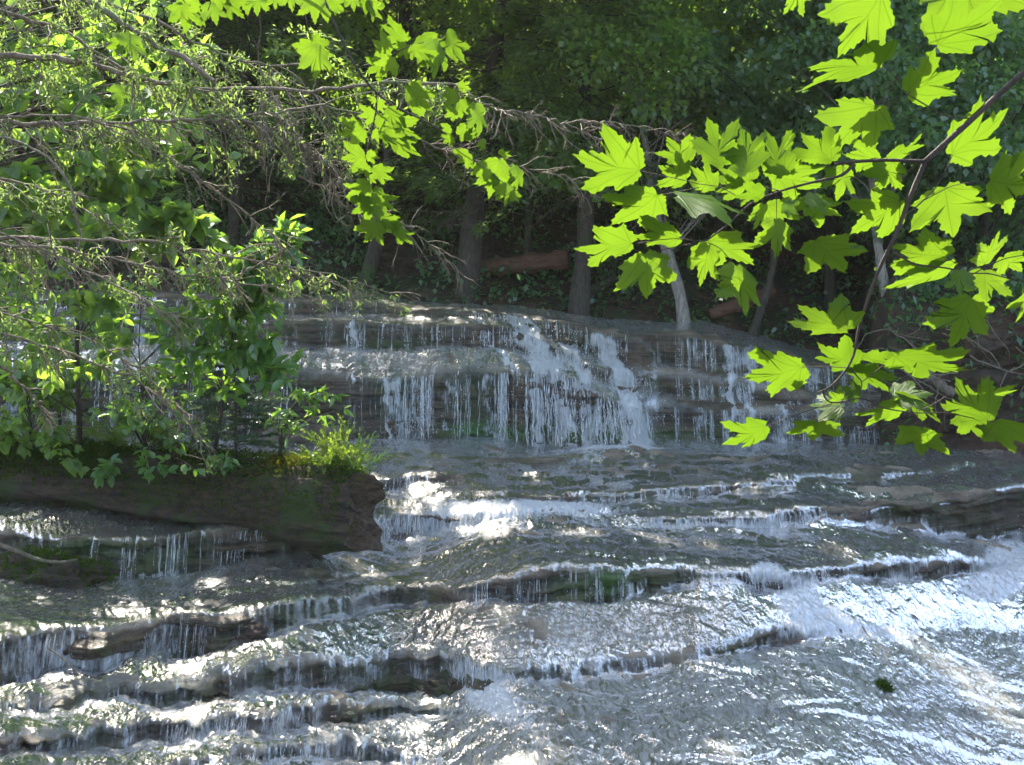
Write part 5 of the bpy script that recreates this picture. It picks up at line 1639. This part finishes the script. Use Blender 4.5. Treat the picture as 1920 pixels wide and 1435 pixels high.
rt_ = on_log(400)
leafy('leafy_shrub', 'leafy shrub with glossy oval leaves rising from the log behind the little fir', 'shrub', rt_, [rt_, P(415, 780, 10.2), P(430, 660, 9.9), P(450, 560, 9.7), P(500, 470, 9.6)],
      [(530, 440, 9.6, 30, 20, 34), (480, 478, 9.6, 40, 18, 40), (420, 520, 9.6, 60, 16, 50), (545, 455, 9.6, 25, 28, 30), (505, 455, 9.6, 25, 16, 18), (520, 490, 9.6, 50, 22, 50), (470, 500, 9.6, 35, 20, 40), (400, 505, 9.7, 45, 18, 45), (380, 515, 9.7, 30, 14, 30), (450, 515, 9.6, 40, 16, 40), (500, 530, 9.6, 45, 22, 45),
       (470, 580, 9.7, 60, 35, 80), (400, 590, 9.8, 55, 35, 70), (330, 600, 9.9, 45, 35, 60), (300, 650, 10., 50, 35, 60), (370, 650, 9.9, 60, 40, 80), (450, 650, 9.8, 60, 40, 80), (510, 640, 9.8, 35, 35, 40), (330, 700, 10., 50, 30, 50), (410, 710, 9.9, 60, 30, 60), (500, 700, 9.8, 40, 30, 40), (540, 690, 9.8, 25, 20, 20)],
      'shrub', 0.125, 0.55)
rt_ = on_log(520)
leafy('leafy_shrub', 'low leafy shoots with sunlit leaves reaching right over the log', 'shrub', rt_, [rt_, P(530, 800, 10.4), P(555, 750, 10.3), P(600, 735, 10.2)],
      [(575, 735, 10.2, 25, 12, 22), (610, 740, 10.2, 28, 10, 22), (635, 745, 10.2, 16, 7, 10), (560, 765, 10.3, 35, 12, 26), (600, 770, 10.3, 35, 10, 22), (545, 800, 10.4, 30, 14, 22), (520, 780, 10.3, 30, 20, 24)],
      'shrub', 0.10, 0.36)
rt_ = on_log(150)
leafy('maple_sapling', 'thin dark trunked sapling on the log at the left with sparse broad leaves', 'sapling', rt_, [rt_, P(148, 760, 10.6), P(143, 640, 10.4), P(146, 520, 10.2), P(140, 400, 10.), P(170, 250, 9.8)],
      [(345, 390, 8.4, 35, 25, 45), (320, 420, 8.5, 45, 25, 55), (300, 450, 8.6, 40, 18, 40), (360, 430, 8.5, 30, 20, 30), (230, 330, 8.8, 60, 40, 50), (215, 345, 8.6, 12, 22, 14), (120, 300, 8.8, 60, 50, 50), (60, 200, 9., 60, 60, 60), (160, 160, 9., 70, 50, 60), (250, 230, 9., 60, 60, 50), (40, 330, 9., 60, 50, 50), (80, 420, 9.2, 70, 40, 60),
       (180, 560, 9.4, 40, 25, 24), (215, 555, 9.4, 20, 18, 10), (150, 545, 9.5, 25, 20, 12), (100, 640, 9.8, 40, 40, 40), (40, 600, 9.8, 50, 40, 40), (100, 700, 9.9, 30, 25, 24), (30, 720, 10., 40, 40, 30), (190, 690, 9.9, 40, 30, 40), (240, 640, 9.8, 40, 30, 36), (60, 520, 9.6, 60, 40, 40), (120, 80, 9., 80, 60, 60), (220, 60, 9., 80, 50, 60), (30, 60, 9., 60, 60, 60)],
      'broad', 0.13, 0.72, 'bark', 0.03)

rt_ = on_log(60)
leafy('leafy_shrub', 'dark leafy shrub low on the log at the left edge', 'shrub', rt_, [rt_, P(58, 800, 10.9), P(50, 740, 10.8), P(40, 690, 10.8)],
      [(rng.uniform(-60, 150), rng.uniform(650, 800), rng.uniform(10.4, 11.2), 40, 28, 26) for _ in range(20)]+[(rng.uniform(-60, 130), rng.uniform(800, 880), rng.uniform(10.5, 11.0), 30, 20, 22) for _ in range(8)], 'broad', 0.09, 0.6)
rt_ = on_log(270)
leafy('leafy_shrub', 'broad leafy shrub on the log between the thin dark trunk and the little fir', 'shrub', rt_, [rt_, P(268, 800, 10.7), P(265, 720, 10.6), P(260, 650, 10.5)],
      [(rng.uniform(180, 380), rng.uniform(560, 800), rng.uniform(10.1, 10.9), 40, 28, 26) for _ in range(26)]+[(rng.uniform(170, 420), rng.uniform(800, 885), rng.uniform(10.2, 10.6), 30, 18, 20) for _ in range(10)], 'shrub', 0.09, 0.6)
rt_ = on_log(120)
leafy('leafy_shrub', 'spreading shrub rising behind the thin dark trunk', 'shrub', rt_, [rt_, P(110, 760, 11.3), P(100, 680, 11.3), P(95, 590, 11.3)],
      [(rng.uniform(-40, 240), rng.uniform(540, 700), rng.uniform(10.8, 11.6), 45, 30, 26) for _ in range(26)], 'broad', 0.09, 0.6)

# a leafy tree behind the old hemlock, its crown filling the upper left
rt_ = np.array([-4.6, 8.3, 0.9])
ups = []
for _ in range(80):
    x, y = rng.uniform(-120, 370), rng.uniform(-60, 430)
    if x > 250 and y > 300:
        continue
    ups.append((x, y, rng.uniform(7.3, 9.2), 60, 42, 26))
leafy('broadleaf_tree', 'leafy tree at the upper left behind the bare drooping branches', 'leafy tree', rt_, [rt_, rt_+np.array([0.1, 0, 1.2]), rt_+np.array([0.3, 0.1, 2.6]), rt_+np.array([0.6, 0.1, 4.6])], ups, 'broad', 0.12, 0.7, 'bark', 0.07, True)

# ---- lumps at the left waterline
def rock(name, label, cat, px, py, sx, sy, sz, seed, mat, moss_n=0, D=None):
    p = bed_at(px, py) if D is None else P(px, py, D)
    u, v = np.meshgrid(np.linspace(0, 2*math.pi, 48, endpoint=False), np.linspace(0.02, math.pi-0.02, 26))
    d = np.stack([np.cos(u)*np.sin(v), np.sin(u)*np.sin(v), np.cos(v)], -1)
    rr = 1+0.42*fbm(d[..., 0]*1.7+seed, d[..., 1]*1.7, d[..., 2]*1.7, 6, 2.1, 0.6)
    V = d*rr[..., None]*np.array([sx, sy, sz])
    i = np.arange(26*48).reshape(26, 48)
    j = np.roll(i, -1, 1)
    f = np.stack([i[:-1], i[1:], j[1:], j[:-1]], -1).reshape(-1, 4)
    t = thing(name, label, cat, p)
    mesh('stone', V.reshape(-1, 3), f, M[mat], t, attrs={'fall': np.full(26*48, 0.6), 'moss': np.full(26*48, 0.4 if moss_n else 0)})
    if moss_n:
        k = rng.integers(0, 26*48*6//10, moss_n)
        pv = V.reshape(-1, 3)[k]*1.02+rng.normal(size=(moss_n, 3))*0.012
        a, b_2, r = leaf_cards(pv, pv+rng.normal(size=pv.shape)*0.1, rng.normal(size=pv.shape), 0.035, 0.015)
        mesh('moss', a, b_2, M['moss'], t, attrs={'rnd': r}, smooth=False)
    return t


rock('mossy_rock', 'dark mossy lump at the waterline by the left edge', 'rock', 85, 1085, 0.52, 0.28, 0.17, 3.0, 'log', 2600)
rock('mossy_stone', 'small green mossy stone alone in the shallow water at the lower right', 'stone', 1652, 1293, 0.055, 0.05, 0.028, 9.0, 'log', 500)
rock('boulder', 'rounded dark boulder at the lip near the lower centre', 'rock', 835, 1290, 0.17, 0.12, 0.09, 12.0, 'log')
rock('boulder', 'square dark block among the sunlit ledges at the lower left', 'rock', 468, 1190, 0.11, 0.09, 0.09, 15.0, 'log')
rock('flat_stone', 'thin flat stone lying in the shaded pool near the log', 'stone', 580, 1080, 0.22, 0.12, 0.05, 18.0, 'rock')
rock('flat_stone', 'reddish flat stone on the shallow ledge below the right fall', 'stone', 1300, 860, 0.26, 0.14, 0.04, 21.0, 'rock')
rock('boulder', 'grey boulder below the left end of the falls behind the log', 'rock', 560, 835, 0.5, 0.35, 0.3, 24.0, 'rock')
p0 = bed_at(70, 1100)
t = thing('driftwood', 'pale bare root lying over the mossy lump at the left', 'driftwood', p0)
tb = Tubes()
w = np.array([P(x, y, p0[1]-0.25+0.05*i) for i, (x, y) in enumerate([(-30, 1015), (20, 1028), (70, 1050), (110, 1056), (145, 1049)])])-p0
tb.add(resample(w, 20), np.linspace(0.022, 0.008, 20), 7)
tb.build('wood', M['dead'], t)
p0 = bed_at(140, 1240)
t = thing('twig', 'thin bent twig caught on the lip at the lower left', 'twig', p0)
tb = Tubes()
w = np.array([P(x, y, p0[1]-0.12-0.03*i) for i, (x, y) in enumerate([(90, 1215), (115, 1232), (140, 1258), (160, 1280)])])-p0
tb.add(resample(w, 16), np.linspace(0.006, 0.003, 16), 5)
tb.build('wood', M['dead'], t)

# ================================================================== light, air, camera
world = bpy.data.worlds.new("World")
S.world = world
world.use_nodes = True
nt = world.node_tree
sky = nt.nodes.new('ShaderNodeTexSky')
sky.sky_type = 'NISHITA'
sky.sun_disc = False
sky.sun_elevation = EL
sky.sun_rotation = AZ
sky.dust_density = 2.2
sky.ozone_density = 0.6
nt.links.new(sky.outputs[0], nt.nodes['Background'].inputs['Color'])
nt.nodes['Background'].inputs['Strength'].default_value = 0.15
sl = bpy.data.lights.new('sun', 'SUN')
sl.energy = 5.0
sl.angle = math.radians(0.5)
sl.color = (1.0, 0.93, 0.80)
so = link(bpy.data.objects.new('sun', sl))
so.rotation_euler = Vector(SUN.tolist()).to_track_quat('Z', 'Y').to_euler()
so.location = (-8, 20, 25)

hz = N('forest_haze')
vol = hz.new('ShaderNodeVolumePrincipled')
vol.inputs['Color'].default_value = (0.88, 0.93, 0.88, 1)
vol.inputs['Density'].default_value = 0.0004
vol.inputs['Anisotropy'].default_value = 0.2
hz.t.links.new(vol.outputs[0], hz.out.inputs['Volume'])
hx = np.array([[sx, sy, sz] for sz in (-2.5, 80.0) for sx, sy in ((-185, -185), (185, -185), (185, 185), (-185, 185))], float)
o = mesh('haze', hx, np.array([[3, 2, 1, 0], [4, 5, 6, 7], [0, 1, 5, 4], [1, 2, 6, 5], [2, 3, 7, 6], [3, 0, 4, 7]]), hz.m, smooth=False)
o['kind'] = 'stuff'
o['label'] = 'faint sunlit haze in the air of the forest'

cam = bpy.data.cameras.new('camera')
cam.sensor_fit = 'HORIZONTAL'
cam.angle_x = 2*math.atan(960.0/F)
cam.clip_end = 600
co = link(bpy.data.objects.new('camera', cam))
co.location = EYE.tolist()
co.rotation_euler = (math.pi/2-PITCH, 0, 0)
S.camera = co
S.view_settings.view_transform = 'Standard'
S.view_settings.look = 'None'
S.view_settings.exposure = 2.3
S.view_settings.gamma = 1
S.cycles.max_bounces = 7
S.cycles.diffuse_bounces = 3
S.cycles.glossy_bounces = 3
S.cycles.transmission_bounces = 4
S.cycles.transparent_max_bounces = 14
S.cycles.sample_clamp_indirect = 6
S.cycles.sample_clamp_direct = 30
S.cycles.use_denoising = True
